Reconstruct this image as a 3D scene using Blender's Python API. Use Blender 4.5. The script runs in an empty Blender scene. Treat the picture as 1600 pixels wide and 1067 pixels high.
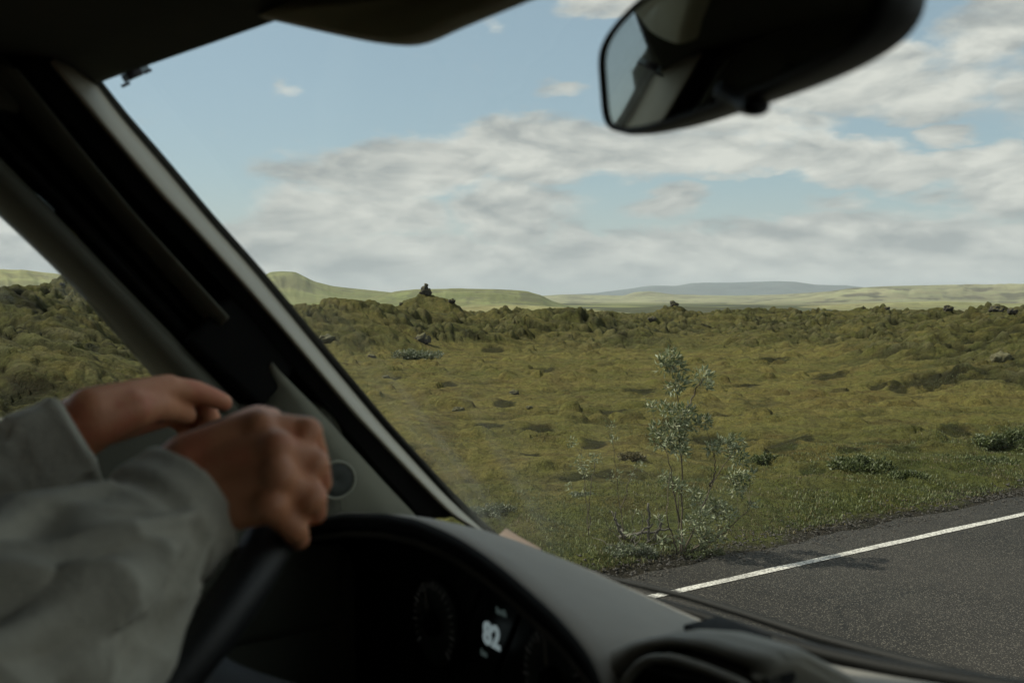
import bpy, bmesh, math, random
import numpy as np
from mathutils import Vector

rad = math.radians
random.seed(7)
RNG = np.random.default_rng(11)
S = bpy.context.scene

# ------------------------------------------------------------------ camera, sky, sun, exposure
EYE = 1.9                       # the passenger's eye above the road
F_PX = 1556.0                   # 35 mm lens on a 36 mm sensor, in pixels of a 1600 px wide frame
PITCH, YAW = rad(2.41), rad(56)  # camera looks a little down; the van's nose points 56 degrees to its right
cam_d = bpy.data.cameras.new('camera')
cam = bpy.data.objects.new('camera', cam_d)
S.collection.objects.link(cam)
cam.location = (0, 0, EYE)
cam.rotation_euler = (rad(90) - PITCH, 0, 0)
cam_d.lens, cam_d.sensor_width = 35.0, 36.0
cam_d.clip_start, cam_d.clip_end = 0.02, 60000
cam_d.dof.use_dof = True
cam_d.dof.focus_distance = 25.0
cam_d.dof.aperture_fstop = 8.0
S.camera = cam
S.view_settings.view_transform = 'Standard'
S.view_settings.look = 'None'
S.view_settings.exposure = 0.45
S.view_settings.gamma = 1.0

SUN_AZ, SUN_EL = rad(-76), rad(47)      # azimuth measured from the view axis, to the right
sun_d = bpy.data.lights.new('sun', 'SUN')
sun_d.energy, sun_d.angle, sun_d.color = 4.4, rad(0.8), (1.0, 0.93, 0.80)
sun = bpy.data.objects.new('sun', sun_d)
S.collection.objects.link(sun)
sd = Vector((math.sin(SUN_AZ) * math.cos(SUN_EL), math.cos(SUN_AZ) * math.cos(SUN_EL), math.sin(SUN_EL)))
sun.rotation_euler = sd.to_track_quat('Z', 'Y').to_euler()


class NT:
    """small helper to wire shader nodes"""
    def __init__(s, tree):
        s.t = tree; s.n = tree.nodes; s.l = tree.links

    def node(s, typ, **kw):
        n = s.n.new(typ)
        for k, v in kw.items():
            setattr(n, k, v)
        return n

    def put(s, sock, v):
        if v is None:
            return
        if hasattr(v, 'is_output'):
            s.l.new(v, sock)
        else:
            if isinstance(v, (tuple, list)) and len(v) == 3 and sock.type == 'RGBA':
                v = (*v, 1)
            sock.default_value = v

    def math(s, op, a, b=None, c=None, clamp=False):
        n = s.node('ShaderNodeMath', operation=op, use_clamp=clamp)
        s.put(n.inputs[0], a); s.put(n.inputs[1], b)
        if c is not None:
            s.put(n.inputs[2], c)
        return n.outputs[0]

    def mix(s, f, a, b, typ='MIX'):
        n = s.node('ShaderNodeMix', data_type='RGBA', blend_type=typ)
        s.put(n.inputs[0], f); s.put(n.inputs[6], a); s.put(n.inputs[7], b)
        return n.outputs[2]

    def ramp(s, v, a, b, lo=0.0, hi=1.0):
        n = s.node('ShaderNodeMapRange', interpolation_type='SMOOTHSTEP')
        s.put(n.inputs[0], v)
        n.inputs[1].default_value, n.inputs[2].default_value = a, b
        n.inputs[3].default_value, n.inputs[4].default_value = lo, hi
        return n.outputs[0]

    def noise(s, vec, scale, detail=4, rough=0.55, dim='3D'):
        n = s.node('ShaderNodeTexNoise', noise_dimensions=dim)
        if vec is not None:
            s.put(n.inputs['Vector'], vec)
        n.inputs['Scale'].default_value = scale
        n.inputs['Detail'].default_value = detail
        n.inputs['Roughness'].default_value = rough
        return n.outputs['Fac']

    def xyz(s, x, y, z=0.0):
        n = s.node('ShaderNodeCombineXYZ')
        s.put(n.inputs[0], x); s.put(n.inputs[1], y); s.put(n.inputs[2], z)
        return n.outputs[0]


# --- world: clear blue sky with banks and streaks of cloud laid out by compass bearing and height
W = bpy.data.worlds.new('World')
S.world = W
W.use_nodes = True
g = NT(W.node_tree)
g.n.clear()
out = g.node('ShaderNodeOutputWorld')
bg = g.node('ShaderNodeBackground')
g.l.new(bg.outputs[0], out.inputs[0])
SKY_STRENGTH = 0.1
bg.inputs['Strength'].default_value = SKY_STRENGTH
sky = g.node('ShaderNodeTexSky', sky_type='NISHITA')
sky.sun_disc = False
sky.sun_elevation = SUN_EL
sky.sun_rotation = SUN_AZ
sky.altitude, sky.air_density, sky.dust_density, sky.ozone_density = 100, 1.0, 1.0, 1.0
tc = g.node('ShaderNodeTexCoord')
sep = g.node('ShaderNodeSeparateXYZ')
g.l.new(tc.outputs['Generated'], sep.inputs[0])
az = g.math('MULTIPLY', g.math('ARCTAN2', sep.outputs[0], sep.outputs[1]), 57.2958)
el = g.math('MULTIPLY', g.math('ARCSINE', sep.outputs[2]), 57.2958)


def bearing(px, py):
    a = math.atan((px - 800) / F_PX)
    return math.degrees(a), math.degrees(math.atan(((533.5 - py) / F_PX - math.tan(PITCH)) * math.cos(a)))


pv = g.xyz(g.math('MULTIPLY', az, 0.16), g.math('MULTIPLY', el, 0.42))
n1 = g.noise(pv, 1.0, 7, 0.56)
n2 = g.noise(g.xyz(g.math('ADD', g.math('MULTIPLY', az, 0.1), 7.3), g.math('MULTIPLY', el, 0.3)), 1.1, 5, 0.5)
azw = g.math('ADD', az, g.math('MULTIPLY', g.math('SUBTRACT', n2, 0.5), 7.0))
elw = g.math('ADD', el, g.math('MULTIPLY', g.math('SUBTRACT', n1, 0.5), 3.6))
# cloud masses: (px, py, half width, half height, weight, tilt) read off as bearings
CLOUDS = [(620, 265, 190, 48, 1.0, -.06), (840, 240, 240, 52, 1.0, -.04), (1060, 232, 220, 34, .95, 0), (1420, 262, 260, 36, 1.05, .11),
          (1620, 290, 160, 40, 1.05, .1), (1200, 262, 160, 18, .8, .03), (800, 335, 120, 62, .95, 0), (540, 335, 150, 52, 1.0, 0),
          (1048, 318, 60, 32, .9, 0), (900, 372, 40, 20, .85, 0), (1230, 372, 230, 36, 1.0, -.05), (1480, 380, 240, 40, 1.0, -.03),
          (800, 415, 1400, 42, 1.05, 0), (420, 380, 110, 52, .95, 0), (20, 380, 120, 66, 1.0, 0), (1300, 130, 190, 52, .9, .05),
          (1460, 150, 120, 34, .8, 0), (1485, 208, 40, 16, .8, 0), (1560, 40, 170, 60, .75, -.5), (960, 8, 90, 26, .8, 0),
          (890, 142, 46, 14, .55, 0), (440, 145, 22, 10, .30, 0), (765, 36, 24, 14, .34, 0), (1150, 195, 170, 40, .8, 0),
          (1590, 150, 60, 60, .6, 0), (1330, 320, 60, 16, .7, 0), (1430, 335, 80, 14, .62, 0)]
dens = None
white = None
for ci, (x, y, rx, ry, wt, tilt) in enumerate(CLOUDS):
    a0, e0 = bearing(x, y)
    k = math.degrees(1 / F_PX)
    da = g.math('SUBTRACT', azw, a0)
    de = g.math('ADD', g.math('SUBTRACT', elw, e0), g.math('MULTIPLY', da, tilt))
    q = g.math('ADD', g.math('POWER', g.math('ABSOLUTE', g.math('DIVIDE', da, rx * k * 1.25)), 2.0),
               g.math('POWER', g.math('ABSOLUTE', g.math('DIVIDE', de, ry * k * 1.25)), 2.0))
    m = g.math('MULTIPLY', g.math('SUBTRACT', 1.0, q, clamp=True), wt)
    dens = m if dens is None else g.math('MAXIMUM', dens, m)
    if ci in (3, 4, 15, 16):      # the thin bright streaks to the right
        white = m if white is None else g.math('MAXIMUM', white, m)
# looser cloud elsewhere in the sky, outside the part seen through the windscreen
away = g.ramp(g.math('ABSOLUTE', az), 34, 60)
high = g.ramp(el, 24, 40)
gen = g.math('MULTIPLY', g.math('MAXIMUM', away, high), g.ramp(g.noise(tc.outputs['Generated'], 2.4, 4), 0.42, 0.62))
dens = g.math('MAXIMUM', dens, gen)
fine = g.noise(g.xyz(g.math('MULTIPLY', az, 0.33), g.math('MULTIPLY', el, 0.72)), 1.0, 10, 0.57)
d2 = g.math('ADD', dens, g.math('MULTIPLY', g.math('SUBTRACT', fine, 0.5), 1.15))
cover = g.ramp(d2, 0.10, 0.72)
# self shading: cloud thins towards the sunny upper left, and thick middles go grey
soft = g.noise(g.xyz(g.math('MULTIPLY', azw, 0.30), g.math('MULTIPLY', el, 0.62)), 1.0, 5, 0.5)
soft_u = g.noise(g.xyz(g.math('ADD', g.math('MULTIPLY', azw, 0.30), -0.06), g.math('ADD', g.math('MULTIPLY', el, 0.62), 0.42)), 1.0, 5, 0.5)
relief = g.math('SUBTRACT', soft, soft_u)
body = g.math('SUBTRACT', g.ramp(n2, 0.40, 0.62), white, clamp=True)
shade = g.math('ADD', g.math('ADD', 0.68, g.math('MULTIPLY', relief, 2.1)), g.math('MULTIPLY', body, -0.38), clamp=True)
ccol = g.mix(shade, (3.0, 3.15, 3.18), (5.9, 5.8, 5.45))
veil = g.mix(0.52, sky.outputs[0], (2.7, 3.5, 3.6))
lowhaze = g.ramp(el, 0.0, 7.0, 0.65, 0.0)
veil = g.mix(lowhaze, veil, (4.5, 4.65, 4.6))
g.put(bg.inputs['Color'], g.mix(cover, veil, ccol))

# ------------------------------------------------------------------ frames of reference
CF = np.array([math.sin(YAW), math.cos(YAW), 0.0])       # van forward
CL = np.array([-math.cos(YAW), math.sin(YAW), 0.0])      # van left
CZ = np.array([0, 0, 1.0])
FW = np.array([0, math.cos(PITCH), -math.sin(PITCH)])
UPV = np.array([0, math.sin(PITCH), math.cos(PITCH)])
RT = np.array([1.0, 0, 0])
EYEV = np.array([0, 0, EYE])


def C(u, v, z):
    """van coordinates: forward, left, up from the eye point"""
    return EYEV + u * CF + v * CL + z * CZ


def ray(px, py):
    return RT * (px - 800) / F_PX + FW - UPV * (py - 533.5) / F_PX


def PD(px, py, d):
    return EYEV + ray(px, py) * d


def PU(px, py, u):
    r = ray(px, py); return EYEV + r * (u / (r @ CF))


def PV(px, py, v):
    r = ray(px, py); return EYEV + r * (v / (r @ CL))


def PG(px, py, z=0.0):
    r = ray(px, py); return EYEV + r * ((z - EYE) / r[2])


# ------------------------------------------------------------------ object helpers
ORIGIN = {}


def tag(o, label, cat, group=None, kind=None):
    o['label'] = label
    if cat:
        o['category'] = cat
    if group:
        o['group'] = group
    if kind:
        o['kind'] = kind
    return o


def thing(name, label, cat, loc, group=None):
    o = bpy.data.objects.new(name, None)
    o.empty_display_size = 0.2
    S.collection.objects.link(o)
    o.location = loc
    ORIGIN[o] = np.array(loc, float)
    return tag(o, label, cat, group)


def obj(name, V, faces, mat, parent=None, smooth=True, origin=None):
    V = np.asarray(V, float)
    base = ORIGIN[parent] if parent is not None else (np.zeros(3) if origin is None else np.asarray(origin, float))
    me = bpy.data.meshes.new(name)
    me.from_pydata([tuple(p) for p in (V - base)], [], [tuple(int(i) for i in f) for f in faces])
    me.update()
    if smooth:
        me.polygons.foreach_set('use_smooth', [True] * len(me.polygons))
    o = bpy.data.objects.new(name, me)
    S.collection.objects.link(o)
    if mat:
        me.materials.append(mat)
    ORIGIN[o] = base
    if parent is not None:
        o.parent = parent
    else:
        o.location = base
    return o


class MB:
    def __init__(s):
        s.V = []; s.F = []

    def add(s, V, F):
        b = len(s.V)
        s.V += [np.asarray(p, float) for p in V]
        s.F += [tuple(i + b for i in f) for f in F]
        return s

    def build(s, name, mat, parent=None, smooth=True, origin=None):
        return obj(name, np.array(s.V), s.F, mat, parent, smooth, origin)


def resample(P, n):
    P = np.asarray(P, float)
    d = np.r_[0, np.cumsum(np.linalg.norm(np.diff(P, axis=0), axis=1))]
    t = np.linspace(0, d[-1], n)
    # Catmull-Rom like smoothing through numpy: fine linear sampling, then a light average
    q = np.stack([np.interp(t, d, P[:, k]) for k in range(P.shape[1])], 1)
    for _ in range(2):
        q[1:-1] = (q[:-2] + 2 * q[1:-1] + q[2:]) / 4
    return q


def grid_faces(nr, nc, close_c=False):
    F = []
    for i in range(nr - 1):
        for j in range(nc - 1 + (1 if close_c else 0)):
            a = i * nc + j; b = i * nc + (j + 1) % nc
            F.append((a, b, b + nc, a + nc))
    return F


def slab(rows, away, th, name, mat, parent, n=60):
    """sheet through several polylines, closed into a solid th thick on its far side"""
    R = [resample(r, n) for r in rows]
    away = np.asarray(away, float) * th
    k = len(R)
    ring = R + [r + away for r in R[::-1]]
    V = np.array([p for r in zip(*ring) for p in r])
    nc = 2 * k
    F = grid_faces(n, nc, True)
    F.append(tuple(range(nc))[::-1])
    F.append(tuple((n - 1) * nc + i for i in range(nc)))
    return obj(name, V, F, mat, parent)


def frame_of(t):
    t = t / np.linalg.norm(t)
    a = np.array([0, 0, 1.0]) if abs(t[2]) < 0.9 else np.array([1.0, 0, 0])
    n = np.cross(t, a); n /= np.linalg.norm(n)
    return n, np.cross(t, n)


def tube(P, r, seg=8, closed=False, flat=1.0):
    P = np.asarray(P, float); n = len(P)
    r = np.broadcast_to(np.asarray(r, float), (n,))
    V = []
    prev = None
    for i in range(n):
        t = P[(i + 1) % n if closed else min(i + 1, n - 1)] - P[(i - 1) % n if closed else max(i - 1, 0)]
        t = t / np.linalg.norm(t)
        if prev is None:
            a, b = frame_of(t)
        else:
            a = prev - t * (prev @ t); a /= np.linalg.norm(a); b = np.cross(t, a)
        prev = a
        for k in range(seg):
            w = 2 * math.pi * k / seg
            V.append(P[i] + r[i] * (math.cos(w) * a + flat * math.sin(w) * b))
    F = []
    for i in range(n if closed else n - 1):
        for k in range(seg):
            j = (i + 1) % n
            F.append((i * seg + k, i * seg + (k + 1) % seg, j * seg + (k + 1) % seg, j * seg + k))
    if not closed:
        F.append(tuple(range(seg))[::-1]); F.append(tuple((n - 1) * seg + k for k in range(seg)))
    return V, F


def capsule(p0, r0, p1, r1, seg=20):
    """tapered limb with round ends"""
    p0, p1 = np.asarray(p0, float), np.asarray(p1, float)
    L = np.linalg.norm(p1 - p0)
    t = (p1 - p0) / max(L, 1e-6)
    P, R = [], []
    for k in range(6):
        w = math.pi / 2 * (1 - k / 5)
        P.append(p0 - t * r0 * math.sin(w)); R.append(max(r0 * math.cos(w), 1e-4))
    for k in range(6):
        w = math.pi / 2 * k / 5
        P.append(p1 + t * r1 * math.sin(w)); R.append(max(r1 * math.cos(w), 1e-4))
    a, b = frame_of(t)
    V, F = [], []
    for p, r in zip(P, R):
        for k in range(seg):
            w = 2 * math.pi * k / seg
            V.append(p + r * (math.cos(w) * a + math.sin(w) * b))
    F = grid_faces(len(P), seg, True)
    F.append(tuple(range(seg))[::-1]); F.append(tuple((len(P) - 1) * seg + k for k in range(seg)))
    return V, F


def ellipsoid(c, r, seg=28, rot=None):
    V, F = [], []
    n = 14
    M = np.eye(3) if rot is None else rot
    for i in range(n + 1):
        th = math.pi * min(max(i / n, 0.002), 0.998)
        for k in range(seg):
            w = 2 * math.pi * k / seg
            V.append(np.asarray(c) + M @ np.array([r[0] * math.sin(th) * math.cos(w), r[1] * math.sin(th) * math.sin(w), r[2] * math.cos(th)]))
    F = grid_faces(n + 1, seg, True)
    F = [f[::-1] for f in F]
    F.append(tuple(range(seg))); F.append(tuple(n * seg + k for k in range(seg))[::-1])
    return V, F


def fuse(name, mb, voxel, smooth_it, mat, parent, fac=0.5):
    """one continuous skin over a bundle of limbs"""
    o = mb.build(name, mat, parent)
    m = o.modifiers.new('r', 'REMESH'); m.mode = 'VOXEL'; m.voxel_size = voxel; m.use_smooth_shade = True
    m2 = o.modifiers.new('s', 'SMOOTH'); m2.factor = fac; m2.iterations = smooth_it
    dg = bpy.context.evaluated_depsgraph_get()
    me = bpy.data.meshes.new_from_object(o.evaluated_get(dg), depsgraph=dg)
    o.modifiers.clear()
    old = o.data
    o.data = me
    bpy.data.meshes.remove(old)
    me.polygons.foreach_set('use_smooth', [True] * len(me.polygons))
    if not me.materials:
        me.materials.append(mat)
    return o


def rbox(c, h, r=0.01, axes=None, seg=3):
    """bevelled box: centre, half sizes, corner radius, axes"""
    bm = bmesh.new()
    bmesh.ops.create_cube(bm, size=2.0)
    for v in bm.verts:
        v.co = Vector((v.co.x * h[0], v.co.y * h[1], v.co.z * h[2]))
    bmesh.ops.bevel(bm, geom=list(bm.edges), offset=min(r, min(h) * .95), segments=seg, profile=0.5, affect='EDGES')
    A = [np.array([1., 0, 0]), np.array([0, 1., 0]), np.array([0, 0, 1.])] if axes is None else axes
    bm.verts.index_update()
    V = [np.asarray(c) + v.co.x * A[0] + v.co.y * A[1] + v.co.z * A[2] for v in bm.verts]
    F = [tuple(v.index for v in f.verts) for f in bm.faces]
    bm.free()
    return V, F


CAR = [CF, CL, CZ]

# ------------------------------------------------------------------ materials


def material(name):
    m = bpy.data.materials.new(name)
    m.use_nodes = True
    t = NT(m.node_tree)
    return m, t, t.n['Principled BSDF']


def simple(name, col, rough=0.6, var=0.15, scale=40, bump=0.0, bscale=400, spec=0.5, metal=0.0, sheen=0.0):
    m, t, p = material(name)
    co = t.node('ShaderNodeTexCoord').outputs['Object']
    n = t.noise(co, scale, 5)
    lo = tuple(c * (1 - var) for c in col); hi = tuple(min(1, c * (1 + var)) for c in col)
    t.put(p.inputs['Base Color'], t.mix(n, lo, hi))
    p.inputs['Roughness'].default_value = rough
    p.inputs['Specular IOR Level'].default_value = spec
    p.inputs['Metallic'].default_value = metal
    if sheen:
        p.inputs['Sheen Weight'].default_value = sheen
    if bump:
        b = t.node('ShaderNodeBump'); b.inputs['Strength'].default_value = bump; b.inputs['Distance'].default_value = 0.002
        t.put(b.inputs['Height'], t.noise(co, bscale, 3)); t.l.new(b.outputs[0], p.inputs['Normal'])
    return m


M = {}
M['black'] = simple('black_plastic', (.012, .0125, .012), .55, .2, bump=.3, bscale=700)
M['matte_black'] = simple('matte_black_plastic', (.007, .0075, .007), .8, .2, spec=.2)
M['rubber'] = simple('black_rubber', (.009, .0095, .009), .6, .25, spec=.18)
M['lining'] = simple('headlining_fabric', (.062, .062, .045), .95, .1, bump=.4, bscale=900, spec=.1)
M['visor'] = simple('visor_vinyl', (.36, .33, .22), .7, .06, bump=.2, bscale=600)
M['door_trim'] = simple('door_frame_trim', (.10, .10, .072), .7, .08, bump=.2)
M['trim'] = simple('pillar_trim_plastic', (.30, .30, .23), .62, .06, bump=.25, bscale=800)
M['cream'] = simple('cream_pillar_strip', (.52, .475, .37), .5, .05)
M['dash'] = simple('dash_top_vinyl', (.29, .265, .225), .6, .08, bump=.35, bscale=700)
M['vent'] = simple('vent_rim_plastic', (.22, .205, .165), .55, .08, bump=.2)
M['leather'] = simple('steering_wheel_leather', (.011, .0115, .012), .45, .2, bump=.3, bscale=500)
M['cluster'] = simple('instrument_panel_black', (.008, .009, .008), .5, .2)
M['dial'] = simple('gauge_dial', (.045, .052, .044), .5, .2)
M['needle'] = simple('gauge_needle', (.55, .52, .45), .5, .05)
M['tick'] = simple('tick_paint_glow', (.30, .30, .27), .6, .05)
tp_ = M['tick'].node_tree.nodes['Principled BSDF']; tp_.inputs['Emission Color'].default_value = (.6, .6, .55, 1); tp_.inputs['Emission Strength'].default_value = .007  # faint glow added so the ticks show in the dark hood
M['seat'] = simple('seat_fabric', (.06, .06, .065), .9, .15, bump=.4)
M['paint'] = simple('pale_body_paint', (.55, .55, .52), .35, .04)
M['paper'] = simple('pale_paper', (.27, .205, .165), .8, .08)
M['floor'] = simple('cabin_floor_mat', (.02, .02, .02), .9, .2)
M['sticker'] = simple('sticker_print', (.03, .02, .025), .6, .2)
M['sticker_pale'] = simple('sticker_edge', (.33, .40, .44), .6, .05)
M['trousers'] = simple('dark_trousers', (.03, .035, .05), .9, .2, bump=.4)
M['hair'] = simple('brown_hair', (.04, .025, .015), .6, .3)
M['grey_metal'] = simple('grey_metal', (.3, .3, .3), .4, .05, metal=.8)

# sweatshirt
m, t, p = material('grey_sweatshirt')
co = t.node('ShaderNodeTexCoord').outputs['Object']
t.put(p.inputs['Base Color'], t.mix(t.noise(co, 260, 3), (.50, .465, .375), (.61, .575, .47)))
p.inputs['Roughness'].default_value = .95; p.inputs['Specular IOR Level'].default_value = .1
p.inputs['Sheen Weight'].default_value = .15
b = t.node('ShaderNodeBump'); b.inputs['Strength'].default_value = .5; b.inputs['Distance'].default_value = .004
t.put(b.inputs['Height'], t.math('ADD', t.noise(co, 900, 2), t.math('MULTIPLY', t.noise(co, 28, 3), 3.0)))
t.l.new(b.outputs[0], p.inputs['Normal'])
M['sweat'] = m
# skin
m, t, p = material('skin')
co = t.node('ShaderNodeTexCoord').outputs['Object']
t.put(p.inputs['Base Color'], t.mix(t.noise(co, 70, 4), (.60, .24, .12), (.73, .325, .17)))
p.inputs['Roughness'].default_value = .5
sk = p.inputs['Base Color'].links[0].from_socket
t.put(p.inputs['Base Color'], t.mix(t.ramp(t.noise(co, 26, 3), .48, .66, 0, .6), sk, (.62, .18, .10)))
p.inputs['Subsurface Weight'].default_value = .12
p.inputs['Subsurface Radius'].default_value = (.012, .005, .003)
b = t.node('ShaderNodeBump'); b.inputs['Strength'].default_value = .35; b.inputs['Distance'].default_value = .0015
t.put(b.inputs['Height'], t.noise(co, 380, 4)); t.l.new(b.outputs[0], p.inputs['Normal'])
M['skin'] = m


def glass(name, dirt):
    m = bpy.data.materials.new(name); m.use_nodes = True
    t = NT(m.node_tree); t.n.clear()
    o = t.node('ShaderNodeOutputMaterial')
    tr = t.node('ShaderNodeBsdfTransparent'); tr.inputs[0].default_value = (.95, .97, .955, 1)
    gl = t.node('ShaderNodeBsdfGlossy'); gl.inputs['Roughness'].default_value = .02
    geo = t.node('ShaderNodeNewGeometry')
    dp = t.node('ShaderNodeVectorMath', operation='DOT_PRODUCT')
    t.l.new(geo.outputs['Normal'], dp.inputs[0]); t.l.new(geo.outputs['Incoming'], dp.inputs[1])
    fr = t.math('ADD', .02, t.math('MULTIPLY', t.math('POWER', t.math('SUBTRACT', 1.0, t.math('ABSOLUTE', dp.outputs['Value'])), 5.0), .45))
    mx = t.node('ShaderNodeMixShader')
    t.put(mx.inputs[0], fr); t.l.new(tr.outputs[0], mx.inputs[1]); t.l.new(gl.outputs[0], mx.inputs[2])
    res = mx.outputs[0]
    if dirt:      # wiped film of road dust left in faint arcs
        co = t.node('ShaderNodeTexCoord').outputs['Object']
        df = t.node('ShaderNodeBsdfTranslucent'); df.inputs[0].default_value = (.8, .8, .74, 1)
        d1 = t.node('ShaderNodeBsdfDiffuse'); d1.inputs[0].default_value = (.8, .8, .74, 1)
        ad = t.node('ShaderNodeMixShader'); ad.inputs[0].default_value = .5
        t.l.new(df.outputs[0], ad.inputs[1]); t.l.new(d1.outputs[0], ad.inputs[2])
        sp = t.node('ShaderNodeVectorMath', operation='DOT_PRODUCT')
        t.put(sp.inputs[0], co); sp.inputs[1].default_value = (*CL,)
        s3 = t.node('ShaderNodeSeparateXYZ'); t.put(s3.inputs[0], co)
        st = t.noise(t.xyz(t.math('MULTIPLY', sp.outputs['Value'], 26.0), t.math('MULTIPLY', s3.outputs[2], 1.6)), 1.0, 4, .6)
        # the dusty part is the lower driver's side corner
        side = t.ramp(sp.outputs['Value'], dirt[0], dirt[1])
        low = t.ramp(s3.outputs[2], dirt[2], dirt[3], 1, 0)
        amt = t.math('MULTIPLY', t.math('MULTIPLY', t.ramp(st, .45, .72, .12, 1), side), t.math('MULTIPLY', low, .11))
        m2 = t.node('ShaderNodeMixShader')
        t.put(m2.inputs[0], amt); t.l.new(res, m2.inputs[1]); t.l.new(ad.outputs[0], m2.inputs[2])
        res = m2.outputs[0]
    t.l.new(res, o.inputs[0])
    return m


m = bpy.data.materials.new('mirror_glass'); m.use_nodes = True
p = m.node_tree.nodes['Principled BSDF']
p.inputs['Base Color'].default_value = (.5, .52, .5, 1); p.inputs['Metallic'].default_value = 1; p.inputs['Roughness'].default_value = .03
M['mirror'] = m
m = bpy.data.materials.new('lcd_digits'); m.use_nodes = True
p = m.node_tree.nodes['Principled BSDF']
p.inputs['Base Color'].default_value = (.05, .06, .06, 1); p.inputs['Emission Color'].default_value = (.62, .78, .80, 1); p.inputs['Emission Strength'].default_value = .17
M['lcd'] = m
m = bpy.data.materials.new('lcd_dim'); m.use_nodes = True
p = m.node_tree.nodes['Principled BSDF']
p.inputs['Base Color'].default_value = (.05, .06, .06, 1); p.inputs['Emission Color'].default_value = (.5, .7, .66, 1); p.inputs['Emission Strength'].default_value = .035
M['lcd_dim'] = m


def ground_mat(name, far=False):
    m, t, p = material(name)
    at = t.node('ShaderNodeAttribute', attribute_name='Col')
    co = t.node('ShaderNodeTexCoord').outputs['Object']
    a = t.noise(co, .9, 5, .6) if not far else t.noise(co, .004, 6, .6)
    b_ = t.noise(co, 9, 5, .65) if not far else t.noise(co, .02, 6, .65)
    c_ = t.noise(co, 55, 3, .7)
    k = t.math('ADD', t.math('ADD', .3, t.math('MULTIPLY', a, .55)), t.math('MULTIPLY', b_, .55))
    if not far:
        k = t.math('ADD', t.math('MULTIPLY', k, .75), t.math('MULTIPLY', t.math('SUBTRACT', t.noise(co, 22, 5, .75), .5), 1.5)); k = t.math('MAXIMUM', t.math('ADD', k, t.math('MULTIPLY', t.math('SUBTRACT', c_, .5), .6)), .15)
        k = t.math('ADD', t.math('ADD', k, t.math('MULTIPLY', t.math('SUBTRACT', t.noise(co, 4.5, 6, .75), .5), 1.1)), .18)
    col = t.node('ShaderNodeVectorMath', operation='SCALE')
    t.l.new(at.outputs['Color'], col.inputs[0]); t.put(col.inputs['Scale'], k)
    hue = t.mix(t.ramp(t.noise(co, 3.3 if not far else .008, 4), .35, .7), (1.01, .975, .9), (.95, 1.01, .86))
    t.put(p.inputs['Base Color'], t.mix(1.0, col.outputs[0], hue, 'MULTIPLY'))
    p.inputs['Roughness'].default_value = .95; p.inputs['Specular IOR Level'].default_value = .08
    if not far:
        bu = t.node('ShaderNodeBump'); bu.inputs['Strength'].default_value = .8; bu.inputs['Distance'].default_value = .14
        t.put(bu.inputs['Height'], t.math('ADD', t.noise(co, 11, 5, .7), t.math('MULTIPLY', c_, .4)))
        t.l.new(bu.outputs[0], p.inputs['Normal'])
    return m


M['moss'] = ground_mat('moss_ground')
M['far'] = ground_mat('far_grassland', True)

m, t, p = material('asphalt')
co = t.node('ShaderNodeTexCoord').outputs['Object']
v = t.node('ShaderNodeTexVoronoi'); v.inputs['Scale'].default_value = 120; t.put(v.inputs['Vector'], co)
sp = t.node('ShaderNodeSeparateColor'); t.l.new(v.outputs['Color'], sp.inputs[0])
chip = t.math('MULTIPLY', t.ramp(sp.outputs[0], .62, .9), t.ramp(v.outputs['Distance'], .35, .55, 1, 0))
base = t.mix(t.noise(co, 1.2, 5, .6), (.011, .0098, .008), (.025, .022, .0175))
crk = t.node('ShaderNodeTexVoronoi', feature='DISTANCE_TO_EDGE'); crk.inputs['Scale'].default_value = .55
t.put(crk.inputs['Vector'], t.mix(.25, co, t.node('ShaderNodeTexNoise').outputs['Color']))
base = t.mix(t.ramp(crk.outputs['Distance'], .0, .012, .8, 0), base, (.006, .006, .005))
base = t.mix(t.ramp(t.noise(co, .45, 3, .5), .5, .62, 0, .45), base, (.045, .039, .032))
base = t.mix(t.ramp(t.noise(co, 120, 2, .7), .4, .65), t.mix(.5, base, (.01, .01, .009)), base)
t.put(p.inputs['Base Color'], t.mix(chip, base, (.145, .13, .105)))
p.inputs['Roughness'].default_value = .85; p.inputs['Specular IOR Level'].default_value = .3
bu = t.node('ShaderNodeBump'); bu.inputs['Strength'].default_value = .7; bu.inputs['Distance'].default_value = .006
t.put(bu.inputs['Height'], t.math('SUBTRACT', t.noise(co, 90, 3), v.outputs['Distance'])); t.l.new(bu.outputs[0], p.inputs['Normal'])
M['asphalt'] = m

m, t, p = material('white_road_paint')
co = t.node('ShaderNodeTexCoord').outputs['Object']
wear = t.math('MULTIPLY', t.ramp(t.noise(co, 55, 4, .7), .36, .56), t.ramp(t.noise(co, 2.2, 5, .7), .3, .5, .55, 1.0))
t.put(p.inputs['Base Color'], t.mix(wear, (.12, .11, .10), (.58, .56, .51)))
p.inputs['Roughness'].default_value = .8
M['line'] = m

m, t, p = material('lava_rock')
co = t.node('ShaderNodeTexCoord').outputs['Object']
geo = t.node('ShaderNodeNewGeometry')
sn = t.node('ShaderNodeSeparateXYZ'); t.l.new(geo.outputs['Normal'], sn.inputs[0])
n = t.noise(co, 5, 5, .65)
mossy = t.ramp(t.math('ADD', sn.outputs[2], t.math('MULTIPLY', n, .8)), .75, 1.15)
t.put(p.inputs['Base Color'], t.mix(mossy, t.mix(n, (.022, .02, .016), (.075, .07, .058)), (.085, .078, .03)))
p.inputs['Roughness'].default_value = .95
bu = t.node('ShaderNodeBump'); bu.inputs['Strength'].default_value = .9; bu.inputs['Distance'].default_value = .06
t.put(bu.inputs['Height'], t.noise(co, 9, 6, .7)); t.l.new(bu.outputs[0], p.inputs['Normal'])
M['rock'] = m

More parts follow.
